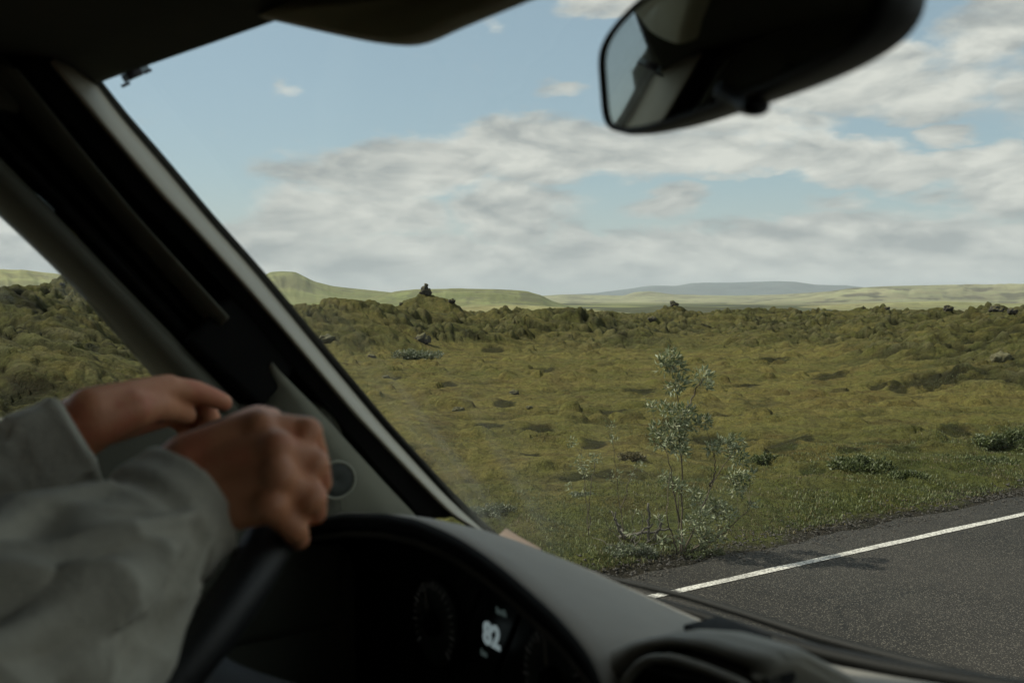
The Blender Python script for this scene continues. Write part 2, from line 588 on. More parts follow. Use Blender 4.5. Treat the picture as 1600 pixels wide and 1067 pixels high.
m, t, p = material('lichen_boulder')
co = t.node('ShaderNodeTexCoord').outputs['Object']
n = t.noise(co, 6, 5, .65)
t.put(p.inputs['Base Color'], t.mix(t.ramp(n, .4, .62), (.07, .065, .03), (.115, .108, .058)))
p.inputs['Roughness'].default_value = .95
bu = t.node('ShaderNodeBump'); bu.inputs['Strength'].default_value = .8; bu.inputs['Distance'].default_value = .04
t.put(bu.inputs['Height'], t.noise(co, 12, 5, .7)); t.l.new(bu.outputs[0], p.inputs['Normal'])
M['lichen'] = m


def leaf_mat(name, top, under, trans=.25, silver=None):
    m, t, p = material(name)
    geo = t.node('ShaderNodeNewGeometry')
    rnd = geo.outputs['Random Per Island']
    tp = t.mix(rnd, tuple(c * .6 for c in top), tuple(c * 1.4 for c in top))
    if silver:
        tp = t.mix(t.ramp(rnd, .62, .66), tp, silver)
    t.put(p.inputs['Base Color'], t.mix(geo.outputs['Backfacing'], tp, under))
    p.inputs['Roughness'].default_value = .55
    tl = t.node('ShaderNodeBsdfTranslucent'); t.put(tl.inputs[0], tp)
    mx = t.node('ShaderNodeMixShader'); mx.inputs[0].default_value = trans
    o = t.n['Material Output']
    t.l.new(p.outputs[0], mx.inputs[1]); t.l.new(tl.outputs[0], mx.inputs[2]); t.l.new(mx.outputs[0], o.inputs[0])
    return m


M['willow_leaf'] = leaf_mat('willow_leaf', (.13, .16, .062), (.23, .265, .155), .25, (.33, .34, .21))
M['bush_leaf'] = leaf_mat('bush_leaf', (.085, .105, .034), (.10, .12, .05))
M['pale_leaf'] = leaf_mat('pale_herb_leaf', (.10, .12, .06), (.26, .28, .2))
M['grass'] = leaf_mat('verge_grass', (.105, .122, .042), (.10, .118, .044))
M['straw'] = leaf_mat('dry_grass', (.11, .095, .04), (.12, .1, .045))
M['bark'] = simple('willow_bark', (.07, .055, .035), .85, .3, 30)
M['dead_wood'] = simple('grey_dead_wood', (.10, .09, .075), .9, .3, 40)

# ------------------------------------------------------------------ noise in numpy
PERM = RNG.permutation(4096)


def _h(ix, iy, s):
    return PERM[(PERM[(PERM[(ix & 4095)] + iy) & 4095] + s) & 4095]


def perlin(x, y, s=0):
    ix = np.floor(x).astype(np.int64); iy = np.floor(y).astype(np.int64)
    fx, fy = x - ix, y - iy
    ux = fx * fx * fx * (fx * (fx * 6 - 15) + 10); uy = fy * fy * fy * (fy * (fy * 6 - 15) + 10)

    def gr(a, b):
        w = _h(ix + a, iy + b, s) * (2 * math.pi / 4096)
        return np.cos(w) * (fx - a) + np.sin(w) * (fy - b)
    n0 = gr(0, 0) * (1 - ux) + gr(1, 0) * ux
    n1 = gr(0, 1) * (1 - ux) + gr(1, 1) * ux
    return (n0 * (1 - uy) + n1 * uy) * 1.5


def fbm(x, y, o=4, s=0, gain=.5):
    a, r = 1.0, 0
    for i in range(o):
        r = r + a * perlin(x, y, s + i * 17); x = x * 2.03 + 5.1; y = y * 2.03 + 1.7; a *= gain
    return r


def worley(x, y, s=0):
    ix = np.floor(x).astype(np.int64); iy = np.floor(y).astype(np.int64)
    best = np.full(x.shape, 9.0); cid = np.zeros(x.shape, np.int64)
    for a in (-1, 0, 1):
        for b in (-1, 0, 1):
            h = _h(ix + a, iy + b, s); h2 = PERM[(h + 77) & 4095]
            dx = ix + a + .5 + .8 * (h / 4096 - .5) - x; dy = iy + b + .5 + .8 * (h2 / 4096 - .5) - y
            d = dx * dx + dy * dy
            k = d < best
            best = np.where(k, d, best); cid = np.where(k, h, cid)
    return np.sqrt(best), cid / 4096.0


def sstep(a, b, x):
    t = np.clip((x - a) / (b - a), 0, 1)
    return t * t * (3 - 2 * t)


# ------------------------------------------------------------------ terrain
V_LINE = (PG(1300, 870) @ CL)                # lateral distance of the white edge line
V_GRASS = (PG(1200, 838) @ CL)


def at_px(px, py, d):
    """a spot d metres away on the bearing of a picture column, and the height of a picture row there"""
    r = ray(px, py); r = r / math.hypot(r[0], r[1])
    return d * r[0], d * r[1], EYE + d * r[2]


# lava mounds: (column, row of the top, distance, across m, along m, sharpness)
MOUNDS = [(552, 489, 40, 3.0, 4.4, 1.0), (500, 497, 37, 3.0, 4.0, 1.0), (632, 496, 43, 2.6, 3.0, 1.0), (668, 451, 58, 4.1, 5.0, .62), (690, 506, 52, 4.0, 4, 1),
          (705, 520, 40, 2.6, 3.0, 1.0), (790, 496, 50, 3.2, 4, 1.0), (850, 498, 46, 3.4, 4, 1.0), (930, 493, 60, 4.5, 5, 1.0), (905, 508, 46, 3.0, 3, 1),
          (1050, 483, 64, 3.6, 4.5, .62), (1030, 497, 56, 5.0, 5, 1.0), (1110, 500, 54, 4.0, 4, 1.0), (1150, 490, 66, 4.5, 5, 1.0), (1240, 489, 68, 6.0, 6, 1.0),
          (1330, 490, 62, 6.0, 6, 1.0), (1430, 491, 58, 6.0, 6, 1.0), (1530, 497, 52, 5.0, 6, 1.0), (1640, 499, 46, 6.0, 7, 1.0), (1620, 522, 34, 4.6, 5, 1.0),
          (1540, 528, 37, 3.4, 4, 1.0), (1450, 520, 44, 3.4, 4, 1.0), (1390, 512, 47, 3, 4, 1), (1700, 515, 30, 5, 5, 1), (1750, 560, 24, 4, 4, 1),
          (102, 460, 44, 2.7, 3.5, .8), (30, 476, 40, 5, 5, 1.0), (170, 480, 42, 5.0, 5, 1.0), (-70, 474, 24, 2.6, 5, .9), (30, 494, 22, 1.9, 4, .9),
          (85, 520, 20, 1.6, 3.2, .9), (150, 572, 17.5, 1.5, 2.6, 1.0), (235, 600, 15.5, 1.4, 2, 1.0), (-60, 540, 16, 3.2, 3.6, 1.0), (20, 590, 14, 2.2, 2.4, 1.0),
          (300, 480, 44, 5, 5, 1), (400, 486, 42, 5, 5, 1), (-300, 470, 30, 8, 8, 1), (1950, 500, 36, 9, 8, 1), (2300, 500, 40, 10, 8, 1)]
MND = []
for (x, y, d, rx, ry, sh) in MOUNDS:
    mx, my, mz = at_px(x, y, d); MND.append((mx, my, mz + (.08 if d < 56 else -.12), rx, ry, sh))
# hollows in the moss: (column, row, half width px, half height px)
PITS = [(1297, 588, 26, 6), (1455, 590, 42, 9), (1405, 604, 14, 5), (1222, 692, 26, 7), (1413, 696, 24, 7), (1375, 602, 12, 4), (1495, 676, 22, 4), (1330, 697, 22, 4),
        (1185, 685, 16, 4), (1110, 687, 26, 5), (1250, 684, 20, 4), (1420, 722, 18, 6), (1520, 736, 26, 4), (1580, 704, 34, 5), (930, 692, 20, 5),
        (900, 745, 30, 5), (945, 742, 22, 4), (765, 668, 22, 4), (770, 550, 18, 4), (830, 710, 18, 4), (990, 706, 12, 4), (1270, 736, 18, 4),
        (1210, 560, 24, 4), (1130, 650, 26, 3), (1060, 668, 26, 3), (840, 668, 26, 4), (960, 640, 22, 3), (790, 625, 16, 3),
        (1000, 610, 24, 3), (700, 600, 16, 3), (850, 575, 22, 3), (1170, 600, 20, 3), (620, 590, 14, 3)]
PIT = []


def terrain(x, y):
    """height and colour of the ground"""
    r = np.hypot(x, y)
    v = x * CL[0] + y * CL[1]
    wx = x + .5 * fbm(x * .35, y * .35, 3, 3); wy = y + .5 * fbm(x * .35 + 9, y * .35 + 4, 3, 5)
    base = .10 * fbm(x * .10, y * .10, 3, 11) + .05 * fbm(x * .5, y * .5, 3, 21)
    hill = np.zeros_like(x); mask = np.zeros_like(x)
    for (mx, my, mz, rx, ry, sh) in MND:
        L = math.hypot(mx, my)
        ax, ay = my / L, -mx / L                 # across the line of sight
        dx = wx - mx; dy = wy - my
        q = ((dx * ax + dy * ay) / rx) ** 2 + ((dx * mx + dy * my) / L / ry) ** 2
        b = np.exp(-q ** sh * 1.15) if sh > .7 else 1.03 - np.sqrt(np.sqrt(q) ** 2 + .012)
        b = np.clip(b, 0, 1.0)
        hill = np.maximum(hill, b * mz) + .12 * np.minimum(hill, b * mz)
        mask = np.maximum(mask, b)
    # lava field beyond 38 m stays broken and low
    fld = sstep(33, 46, r + 4 * fbm(x * .12, y * .12, 3, 31)) * (1 - sstep(90, 150, r))
    hill = np.maximum(hill, fld * (.16 + .36 * fbm(x * .16, y * .16, 3, 41)))
    rough = np.clip(sstep(.12, .42, mask + .12 * fbm(x * .7, y * .7, 2, 51)) + fld * .9, 0, 1)
    rough = rough * (.45 + .55 * sstep(-.25, .2, fbm(x * .33 + 7, y * .25, 3, 55)))
    dg = wx + .35 * wy                       # cushions lie a little slantwise
    w1, c1 = worley(dg * .8 + .2 * fbm(x, y, 2, 8), wy * .8, 61)
    w2, c2 = worley(dg * 1.9 + 3, wy * 1.9 + 8, 71)
    for (mx, my, mz, rx, ry, sh) in (MND[0], MND[3]):      # these two carry smoother moss
        rough = rough * (1 - .55 * np.exp(-((x - mx) ** 2 + (y - my) ** 2) / (rx * 1.2) ** 2))
    w0, c0 = worley(dg * .40 + 17, wy * .40 + 5, 65)
    w3, c3 = worley(dg * 4.2 + 30, wy * 4.2 + 3, 81)
    w4, c4 = worley(dg * 8.5 + 11, wy * 8.5 + 23, 85)
    dome = lambda w, k: np.clip(1 - (w / k) ** 2, 0, 1) ** .8 - .5
    lk = .25 + .6 * sstep(16, 40, r)
    cush = sstep(24, 40, r) * .34 * (dome(w0, .85) - .15) * (.3 + 1.0 * c0) + lk * .42 * dome(w1, .8) * (.3 + 1.2 * c1) + lk * .34 * dome(w2, .75) * (.2 + 1.4 * c2) + .12 * dome(w3, .8) * (.2 + 1.4 * c3) + .03 * dome(w4, .8)
    streak = fbm(wx * .55 + wy * .1, wy * 1.6, 4, 91)          # low wrinkles of the moss carpet
    plain = .075 * streak + .026 * fbm(x * 2.4, y * 2.8, 3, 95) + .010 * fbm(x * 7, y * 8, 2, 97)
    knob = sstep(.70, .98, c2) * np.sqrt(np.clip(1 - (w2 / .42) ** 2, 0, 1)) * .10 * sstep(8.5, 14, r)
    h = base + hill + rough * cush * sstep(6, 12, r) + (1 - .6 * rough) * (plain + knob + (.018 * dome(w3, .8) * c3 + .05 * dome(w2, .8) * c2 ** 4 + .012 * dome(w4, .8) * c4) * sstep(6.5, 9, r))
    # colours
    n1 = fbm(x * .25, y * .4, 4, 101); n2 = fbm(x * 1.3, y * 2.2, 4, 111); n3 = fbm(x * 5, y * 7, 3, 121)
    A = np.array([.160, .139, .048]); B = np.array([.106, .104, .035]); Cc = np.array([.105, .080, .033]); Gr = np.array([.175, .17, .135])
    D = np.array([.026, .026, .013]); Gs = np.array([.060, .072, .022]); Gv = np.array([.040, .036, .031])

    def mixc(a, b, f):
        return a * (1 - f[:, None]) + b * f[:, None]
    col = np.broadcast_to(A, (len(x), 3)).copy()
    col = mixc(col, B, np.clip(sstep(-.3, .6, n1 + .4 * n2) * .65 + .45 * rough, 0, 1))
    col = mixc(col, Cc, .5 * sstep(.1, .6, n2 - .4 * n1))
    col = mixc(col, Gr, rough * sstep(.5, .95, c2 + .25 * n3) * sstep(.75, .2, w2) * .38)
    col = mixc(col, np.array([.050, .050, .020]), rough * (.88 - .62 * sstep(.55, .1, w2)))  # ridge: darker thin moss plus painted shade, cushion tops left lit
    gap = rough * np.maximum(np.maximum(sstep(.52, .7, w2), sstep(.56, .74, w1)) * .95, sstep(.52, .72, w3) * .75)  # shadow between and under the cushions, painted as dark creases
    col = mixc(col, D, gap)
    wrinkle_shade = (1 - rough) * np.maximum(sstep(.25, .6, -streak) * .5, sstep(.55, .8, w3) * sstep(.35, .8, c3) * .55)  # shade of the low wrinkles painted into the moss colour
    col = mixc(col, D * 1.6, wrinkle_shade)
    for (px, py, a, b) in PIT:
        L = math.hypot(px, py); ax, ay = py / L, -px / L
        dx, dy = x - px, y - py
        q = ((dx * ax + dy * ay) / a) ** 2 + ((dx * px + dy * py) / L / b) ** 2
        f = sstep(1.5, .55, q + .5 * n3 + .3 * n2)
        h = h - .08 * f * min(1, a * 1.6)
        col = mixc(col, D * .9, f * .85)  # hollow floors: dark soil and shade painted as one tone
    # grass and gravel by the road
    e = v - V_GRASS + .25 * fbm(x * .8, y * .8, 3, 131) + .1 * n3
    gv = sstep(3.6, .6, e + .9 * n2)
    col = mixc(col, Gs, gv * .75)
    edge = sstep(.14, -.12, e)
    col = mixc(col, Gv, edge)
    lip = sstep(-.15, .5, e)
    h = h * sstep(-.1, 2.2, e) + .05 * lip + edge * .012 * fbm(x * 14, y * 14, 2, 141) + (1 - edge) * sstep(2.5, .3, e) * .03 * fbm(x * 3, y * 3, 3, 143)
    h = np.where(e < -.35, -.03, h + np.where(e < 0, -.03 * sstep(0, -.35, e), 0))
    # beyond the lava: grassland
    far = sstep(110, 170, r)
    h = h * (1 - far) - far * (1.2 + 14.0 * sstep(140, 620, r))
    ang = np.degrees(np.arctan2(x, y))
    fcol = np.broadcast_to(np.array([.20, .21, .105]), (len(x), 3)).copy()
    fcol = mixc(fcol, np.array([.065, .07, .05]), sstep(-3, 3, ang) * sstep(.0, .3, fbm(x * .002, y * .0012, 3, 151) + .15))  # dark patches painted as cloud shadow on the far plain
    col = mixc(col, fcol, far)
    return h, col


def ray_hit(px, py):
    """where the sight line through a picture point meets the ground"""
    r = ray(px, py); t_ = np.geomspace(4.5, 160, 1500)
    x, y, z = r[0] * t_, r[1] * t_, EYE + r[2] * t_
    h, _ = terrain(x, y)
    k = np.where(z < h)[0]
    k = k[0] if len(k) else len(t_) - 1
    return np.array([x[k], y[k], h[k]])


spots = []
for (x, y, w, hh_) in PITS:
    a = ray_hit(x, y); dist = math.hypot(a[0], a[1])
    spots.append((a[0], a[1], w * dist / F_PX * 1.0, min(1.1, max(hh_ * dist * dist / (F_PX * max(EYE - a[2], .6)) * 1.05, .12))))
PIT += spots


# polar sheet: fine in front of the camera, coarse behind
th = np.r_[np.linspace(-180, -36, 50)[:-1], np.linspace(-36, 36, 1300), np.linspace(36, 180, 50)[1:-1]]
rr = [0.4, .8, 1.4, 2.1, 2.8, 3.4, 4.0, 4.4]
while rr[-1] < 120:
    d = rr[-1]; rr.append(d + min(d * d / 1900, d * .0042))
while rr[-1] < 24000:
    rr.append(rr[-1] * 1.07)
rr = np.array(rr)
nt, nr = len(th), len(rr)
TH, RR = np.meshgrid(np.radians(th), rr)
gx, gy = (RR * np.sin(TH)).ravel(), (RR * np.cos(TH)).ravel()
gh, gc = terrain(gx, gy)


def big_mesh(name, x, y, z, col, nr, nt, wrap, mat):
    me = bpy.data.meshes.new(name)
    n = len(x)
    i, j = np.meshgrid(np.arange(nr - 1), np.arange(nt if wrap else nt - 1), indexing='ij')
    a = (i * nt + j).ravel(); b = (i * nt + (j + 1) % nt).ravel()
    quads = np.stack([a, b, b + nt, a + nt], 1)[:, ::-1]
    V = np.stack([x, y, z], 1)
    loops = quads.ravel(); starts = np.arange(len(quads)) * 4
    if wrap:      # close the middle
        loops = np.r_[loops, np.arange(nt)[::-1]]; starts = np.r_[starts, len(quads) * 4]
    me.vertices.add(n); me.vertices.foreach_set('co', V.ravel())
    me.loops.add(len(loops)); me.loops.foreach_set('vertex_index', loops.astype(np.int32))
    me.polygons.add(len(starts)); me.polygons.foreach_set('loop_start', starts.astype(np.int32))
    me.update(calc_edges=True); me.validate()
    me.polygons.foreach_set('use_smooth', np.ones(len(me.polygons), bool))
    at = me.attributes.new('Col', 'FLOAT_COLOR', 'POINT')
    at.data.foreach_set('color', np.c_[col, np.ones(n)].ravel().astype(np.float32))
    me.materials.append(mat)
    o = bpy.data.objects.new(name, me); S.collection.objects.link(o)
    return o


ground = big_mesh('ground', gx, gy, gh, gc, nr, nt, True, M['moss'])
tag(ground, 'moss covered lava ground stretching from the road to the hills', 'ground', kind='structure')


def ground_z(x, y):
    h, _ = terrain(np.array([x, x + .05]), np.array([y, y + .05])); return float(h[0])


# road with its white edge line
def strip(name, v0, v1, z, mat, label, cat, wob=0.0):
    us = np.r_[np.linspace(-60, -4, 20), np.linspace(-3.5, 22, 300), np.geomspace(23, 900, 40)]
    V = []
    for u in us:
        w = wob * float(fbm(np.array([u * 2.3]), np.array([3.3]), 4, 201)[0]) if wob else 0
        V.append(np.array([0, 0, z]) + u * CF + v0 * CL); V.append(np.array([0, 0, z]) + u * CF + (v1 + w) * CL)
    return tag(obj(name, V, grid_faces(len(us), 2), mat, None, False), label, cat, kind='structure')


strip('road', -2.6, V_LINE + .46, 0.0, M['asphalt'], 'dark asphalt road running off to the right', 'road', .05)
strip('road_edge_line', V_LINE - .038, V_LINE + .038, 0.004, M['line'], 'worn white edge line painted on the asphalt', 'road marking', .006)


# distant hills: a crest line per hill, each with its own distance and real depth
def hill(name, crest, d, depth, col, label, seed, rug=.0, cap=None):
    c = np.array(crest, float)
    xs = np.linspace(c[0, 0], c[-1, 0], 260)
    ys = np.interp(xs, c[:, 0], c[:, 1])
    k = np.hanning(9); k /= k.sum()
    ys = np.convolve(np.pad(ys, 4, 'edge'), k, 'valid')
    f = np.linspace(-1, 1, 61)
    XX, FF = np.meshgrid(xs, f)
    ax = np.arctan((XX - 800) / F_PX)
    dist = d + FF * depth
    x, y = dist * np.sin(ax), dist * np.cos(ax)
    crest_z = EYE + d * ((533.5 - np.interp(XX, xs, ys)) / F_PX - math.tan(PITCH)) * np.cos(ax)
    s = np.where(FF < 0, 1 - np.abs(FF) ** 1.5, 1 - np.abs(FF) ** 2.0)
    sc = depth
    n = fbm(x / sc * 3.2, y / sc * 3.2, 5, seed)
    gully = np.abs(fbm(XX / 40., FF * 1.3, 4, seed + 5))
    z = -18 + (crest_z + 18) * s
    amp = (crest_z + 6) * (1 - np.abs(FF)) * np.abs(np.clip(-FF, 0, 1)) ** .5
    z = z + amp * (.4 * n - .38 * gully * rug)
    if cap is not None:
        z = np.where(FF > -.25, z, z)
    n2 = fbm(x / sc * 7, y / sc * 7, 4, seed + 9)
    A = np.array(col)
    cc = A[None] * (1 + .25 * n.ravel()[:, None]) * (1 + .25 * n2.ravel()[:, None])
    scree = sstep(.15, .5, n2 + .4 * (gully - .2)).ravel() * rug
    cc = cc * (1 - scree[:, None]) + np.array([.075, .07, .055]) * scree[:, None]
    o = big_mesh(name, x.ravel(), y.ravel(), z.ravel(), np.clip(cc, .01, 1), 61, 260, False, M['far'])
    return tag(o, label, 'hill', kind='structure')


hill('hills', [(250, 462), (330, 450), (390, 440), (415, 430), (424, 425), (440, 424), (462, 425), (476, 432), (492, 440), (520, 447), (545, 450), (575, 453), (620, 458), (660, 462), (700, 468)],
     2600, 900, (.19, .20, .095), 'green hill with a knobbly top at the left', 301, .5)
hill('hills', [(560, 470), (590, 462), (620, 455), (650, 452), (720, 451), (780, 452), (822, 455), (845, 461), (862, 470), (890, 478), (925, 486), (960, 490)],
     1900, 420, (.17, .18, .085), 'flat topped green plateau behind the cone', 311, .6)
hill('hills', [(700, 482), (740, 476), (800, 476), (850, 478), (900, 486), (940, 492)], 1200, 160, (.27, .26, .14), 'low straw coloured terrace under the plateau', 321, .5)
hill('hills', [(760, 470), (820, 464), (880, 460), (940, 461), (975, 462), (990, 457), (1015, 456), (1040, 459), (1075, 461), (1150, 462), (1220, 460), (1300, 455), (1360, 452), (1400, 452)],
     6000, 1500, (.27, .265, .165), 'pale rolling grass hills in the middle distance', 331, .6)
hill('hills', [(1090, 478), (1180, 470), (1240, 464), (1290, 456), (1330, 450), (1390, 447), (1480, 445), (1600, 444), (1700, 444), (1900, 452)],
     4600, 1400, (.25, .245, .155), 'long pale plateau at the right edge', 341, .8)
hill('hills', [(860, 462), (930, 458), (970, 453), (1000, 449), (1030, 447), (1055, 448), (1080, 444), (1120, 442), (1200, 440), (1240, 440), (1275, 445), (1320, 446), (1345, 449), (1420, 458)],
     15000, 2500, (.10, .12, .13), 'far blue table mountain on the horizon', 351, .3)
hill('hills', [(-300, 436), (-120, 424), (-40, 421), (0, 421), (40, 422), (80, 427), (120, 434), (200, 446), (280, 458), (330, 466)],
     2400, 800, (.24, .235, .12), 'smooth pale green hill beyond the side window', 361, .5)
hill('hills', [(900, 492), (960, 486), (1020, 482), (1100, 480), (1180, 482), (1260, 484), (1320, 488)], 1500, 260, (.062, .07, .05), 'dark flat painted as cloud shadow below the pale hills', 371, .2)  # its dark colour is a cloud shadow painted into the ground
hill('hills', [(1100, 493), (1140, 488), (1180, 484), (1230, 486), (1290, 490)], 420, 40, (.34, .31, .2), 'strip of straw coloured rubble behind the lava', 381, .7)


hill('hills', [(380, 486), (440, 476), (500, 472), (560, 475), (620, 480), (690, 488)], 820, 150, (.22, .245, .11), 'bright green meadow rise left of the cone', 391, .2)
hill('hills', [(640, 488), (720, 480), (800, 477), (880, 480), (950, 486), (1010, 492)], 640, 110, (.25, .235, .125), 'low straw coloured rise behind the cone', 401, .3)
hill('hills', [(860, 490), (950, 482), (1040, 478), (1130, 480), (1220, 478), (1300, 484), (1360, 490)], 900, 170, (.085, .092, .06), 'dark rise in the middle distance', 411, .3)  # darker ground colour than the neighbouring rises
hill('hills', [(1160, 488), (1260, 478), (1360, 473), (1470, 471), (1580, 474), (1700, 472), (1850, 486)], 1100, 220, (.235, .23, .13), 'pale grass rise below the long plateau', 421, .5)
hill('hills', [(-280, 474), (-120, 462), (-20, 456), (60, 459), (140, 464), (260, 480)], 760, 160, (.13, .135, .08), 'dusky heath rise beyond the side window', 431, .3)


# ------------------------------------------------------------------ the van
car = thing('car', 'dim van cabin seen from the passenger seat, driving along the road', 'car', tuple(np.array([0, 0, 0]) + .38 * CL - .6 * CF))

# header line of the windscreen and the roof lining behind it
HEAD_PX = [(60, 190), (110, 155), (140, 138), (152, 130), (250, 96), (340, 65), (425, 35), (560, -12), (700, -60), (850, -112)]
HEADZ = np.linspace(.228, .247, len(HEAD_PX))
HEAD = []
for (x, y), z in zip(HEAD_PX, HEADZ):
    r = ray(x, y); HEAD.append(EYEV + r * (z / r[2]))
HEAD += [C(.44, .36, .25), C(.45, .2, .25), C(.43, 0, .247), C(.37, -.2, .243), C(.27, -.36, .235), C(.2, -.42, .228)]
HEAD = np.array(HEAD)
rows = [HEAD]
for k, dz in ((.06, .012), (.2, .03), (.5, .045), (1.0, .055), (1.7, .05), (2.1, .02)):
    rows.append(np.array([p - CF * (k + (p - EYEV) @ CF) * 1.0 if k > .3 else p - CF * k for p in HEAD]) + CZ * dz)
slab(rows, CZ, .05, 'roof_lining', M['lining'], car, 90)


def pv(pts, v):
    return np.array([PV(x, y, v) for x, y in pts])


L0 = [(-160, 165), (-60, 265), (0, 325), (50, 372), (100, 420), (150, 472), (200, 530), (255, 592), (310, 648), (380, 720), (460, 800)]
L1 = [(-130, 118), (-40, 205), (20, 266), (73, 320), (130, 379), (180, 431), (223, 475), (280, 534), (330, 586), (382, 639), (470, 730), (540, 800)]
L2 = [(-80, 60), (0, 140), (60, 205), (110, 255), (170, 320), (230, 385), (290, 450), (340, 505), (400, 570), (470, 650), (600, 800)]
G0 = [(20, 90), (70, 150), (110, 195), (160, 252), (204, 305), (250, 350), (300, 398), (360, 462), (420, 530), (480, 602), (560, 697), (645, 800), (655, 812)]
G1 = [(80, 95), (124, 150), (160, 193), (205, 247), (250, 300), (300, 352), (364, 424), (400, 464), (450, 522), (550, 640), (640, 735), (700, 797), (712, 806)]
S1 = [(105, 78), (152, 130), (185, 178), (250, 252), (325, 342), (400, 426), (500, 548), (600, 668), (700, 778), (760, 832), (800, 862)]
S2 = [(113, 72), (160, 127), (194, 172), (259, 246), (334, 336), (409, 420), (509, 541), (609, 661), (709, 770), (772, 830), (812, 858)]


def mid(a, b, f, n=60):
    return resample(a, n) * (1 - f) + resample(b, n) * f


# driver's door frame: a rounded bar along the side window
a, b = pv(L0, 1.17), pv(L1, 1.15)
slab([a + CL * .03, a, mid(a, b, .3) - CL * .022, mid(a, b, .65) - CL * .022, b + CL * .002, b + CL * .03], CL, .02, 'door_frame', M['door_trim'], car)
# black gap and door seal behind it
slab([pv(L1, 1.185), pv(L2, 1.19), pv(G0, 1.17), pv(G1, 1.175), pv(S1, 1.19)], CL, .03, 'pillar_shell', M['matte_black'], car)
sl = MB()
for f, rr_ in ((.25, .007), (.62, .006)):
    sl.add(*tube(mid(pv(L1, 1.172), pv(L2, 1.172), f, 40), rr_, 8))
sl.build('door_seal', M['rubber'], car)
# black weather strip with ribs
a, b = pv(G0, 1.135), pv(G1, 1.13)
wrow = [a + CL * .02]
for f, o_ in ((0, 0), (.12, -.008), (.24, .001), (.36, -.006), (.5, .002), (.64, -.007), (.8, -.003), (.92, -.010), (1, 0)):
    wrow.append(mid(a, b, f) - CL * (-o_))
wrow.append(b + CL * .02)
slab(wrow, CL, .012, 'weather_strip', M['rubber'], car)
# cream strip of bodywork next to the glass
a, b = pv(G1, 1.112), pv(S1, 1.165)
slab([a, mid(a, b, .12) - CL * .004, mid(a, b, .5) - CL * .007, mid(a, b, .9) - CL * .003, b, b + CL * .02], CL, .012, 'pillar_strip', M['cream'], car)
a, b = pv(S1, 1.160), pv(S2, 1.155)
slab([a, mid(a, b, .5) - CL * .003, b], CL, .02, 'glass_seal', M['rubber'], car)
# grab handle on the pillar
HL = [(-30, 95), (20, 150), (90, 232), (180, 336), (260, 428), (336, 516)]
HR = [(30, 110), (62, 150), (110, 212), (204, 326), (284, 414), (357, 493)]
a, b = pv(HL, 1.15), pv(HR, 1.122)
slab([a + CL * .02, a - CL * .002, mid(a, b, .3) - CL * .008, mid(a, b, .7) - CL * .011, mid(a, b, .93) - CL * .006, b + CL * .004, b + CL * .03], CL, .008, 'grab_handle', M['door_trim'], car)
hb = MB(); hb.add(*rbox(PV(385, 545, 1.145), (.060, .012, .042), .008, [ (PV(430, 585, 1.14) - PV(345, 505, 1.14)) / np.linalg.norm(PV(430, 585, 1.14) - PV(345, 505, 1.14)), CL, np.cross((PV(430, 585, 1.14) - PV(345, 505, 1.14)) / np.linalg.norm(PV(430, 585, 1.14) - PV(345, 505, 1.14)), CL)]))
hb.build('handle_mount', M['matte_black'], car)
# lower trim panel with the tweeter
TR = [(426, 566), (434, 577), (480, 622), (520, 664), (558, 706), (600, 752), (645, 800), (672, 832)]
TL = [(400, 590), (398, 606), (404, 650), (414, 692), (430, 740), (450, 790), (470, 850)]
a, b = pv(TL, 1.165), pv(TR, 1.128)
panel = slab([a, mid(a, b, .3) - CL * .006, mid(a, b, .7) - CL * .010, mid(a, b, .95) - CL * .006, b, b + CL * .025], CL, .012, 'pillar_trim_panel', M['trim'], car)


def disc(c, nrm, r0, r1, th=.004, seg=40, inner=0.0):
    """ring or disc, slightly domed, facing nrm"""
    nrm = nrm / np.linalg.norm(nrm)
    a = np.cross(CZ, nrm); a /= np.linalg.norm(a); b = np.cross(nrm, a)
    V, F = [], []
    prof = [(inner, th * .2 if inner == 0 else -th), (inner * .8 + r0 * .2 if inner else r0 * .3, th), (r0 * .9 + .1 * inner, th), (r0, th * .4), (r0, -th)]
    if inner:
        prof = [(inner, -th), (inner, th * .5), ((inner + r0) / 2, th), (r0, th * .3), (r0, -th)]
    for (rad_, h) in prof:
        for k in range(seg):
            w = 2 * math.pi * k / seg
            V.append(c + nrm * h + max(rad_, 1e-4) * (math.cos(w) * a * (r1 / r0) + math.sin(w) * b))
    F = grid_faces(len(prof), seg, True)
    if not inner:
        F.append(tuple(range(seg))[::-1])
    return V, F


sc_ = PV(526, 750, 1.117)
spk = obj('speaker', *disc(sc_, -CL - .15 * CF, .0245, .0245, .003, inner=.0205), M['trim'], panel)
obj('speaker_grille', *disc(sc_ + CL * .001, -CL - .15 * CF, .0215, .0215, .002), M['dial'], panel)

# side window: glass pane and the door under it
WS = np.array([PV(-160, 165, 1.17), PV(0, 325, 1.17), PV(200, 530, 1.17), PV(380, 720, 1.17)])
side_top, side_low = .2, -.32
gm = glass('side_glass', None)
gv_ = [C(.12, 1.18, .22), C(.48, 1.18, -.33), C(-.95, 1.18, -.33), C(-.95, 1.18, .22)]
obj('side_window', gv_ + [q + CL * .004 for q in gv_], [(0, 1, 2, 3), (7, 6, 5, 4), (0, 4, 5, 1), (1, 5, 6, 2), (2, 6, 7, 3), (3, 7, 4, 0)], gm, car, False)
db = MB()
db.add(*rbox(C(-.14, 1.19, -.85), (.78, .05, .53), .03, CAR))
db.add(*rbox(C(-.2, 1.165, -.27), (.72, .03, .145), .02, CAR))
db.add(*rbox(C(-.45, 1.19, .245), (.62, .035, .05), .015, CAR))
db.build('door', M['door_trim'], car)
obj('door_pillar', *rbox(C(-.98, 1.17, -.3), (.06, .05, .58), .02, CAR), M['lining'], car)
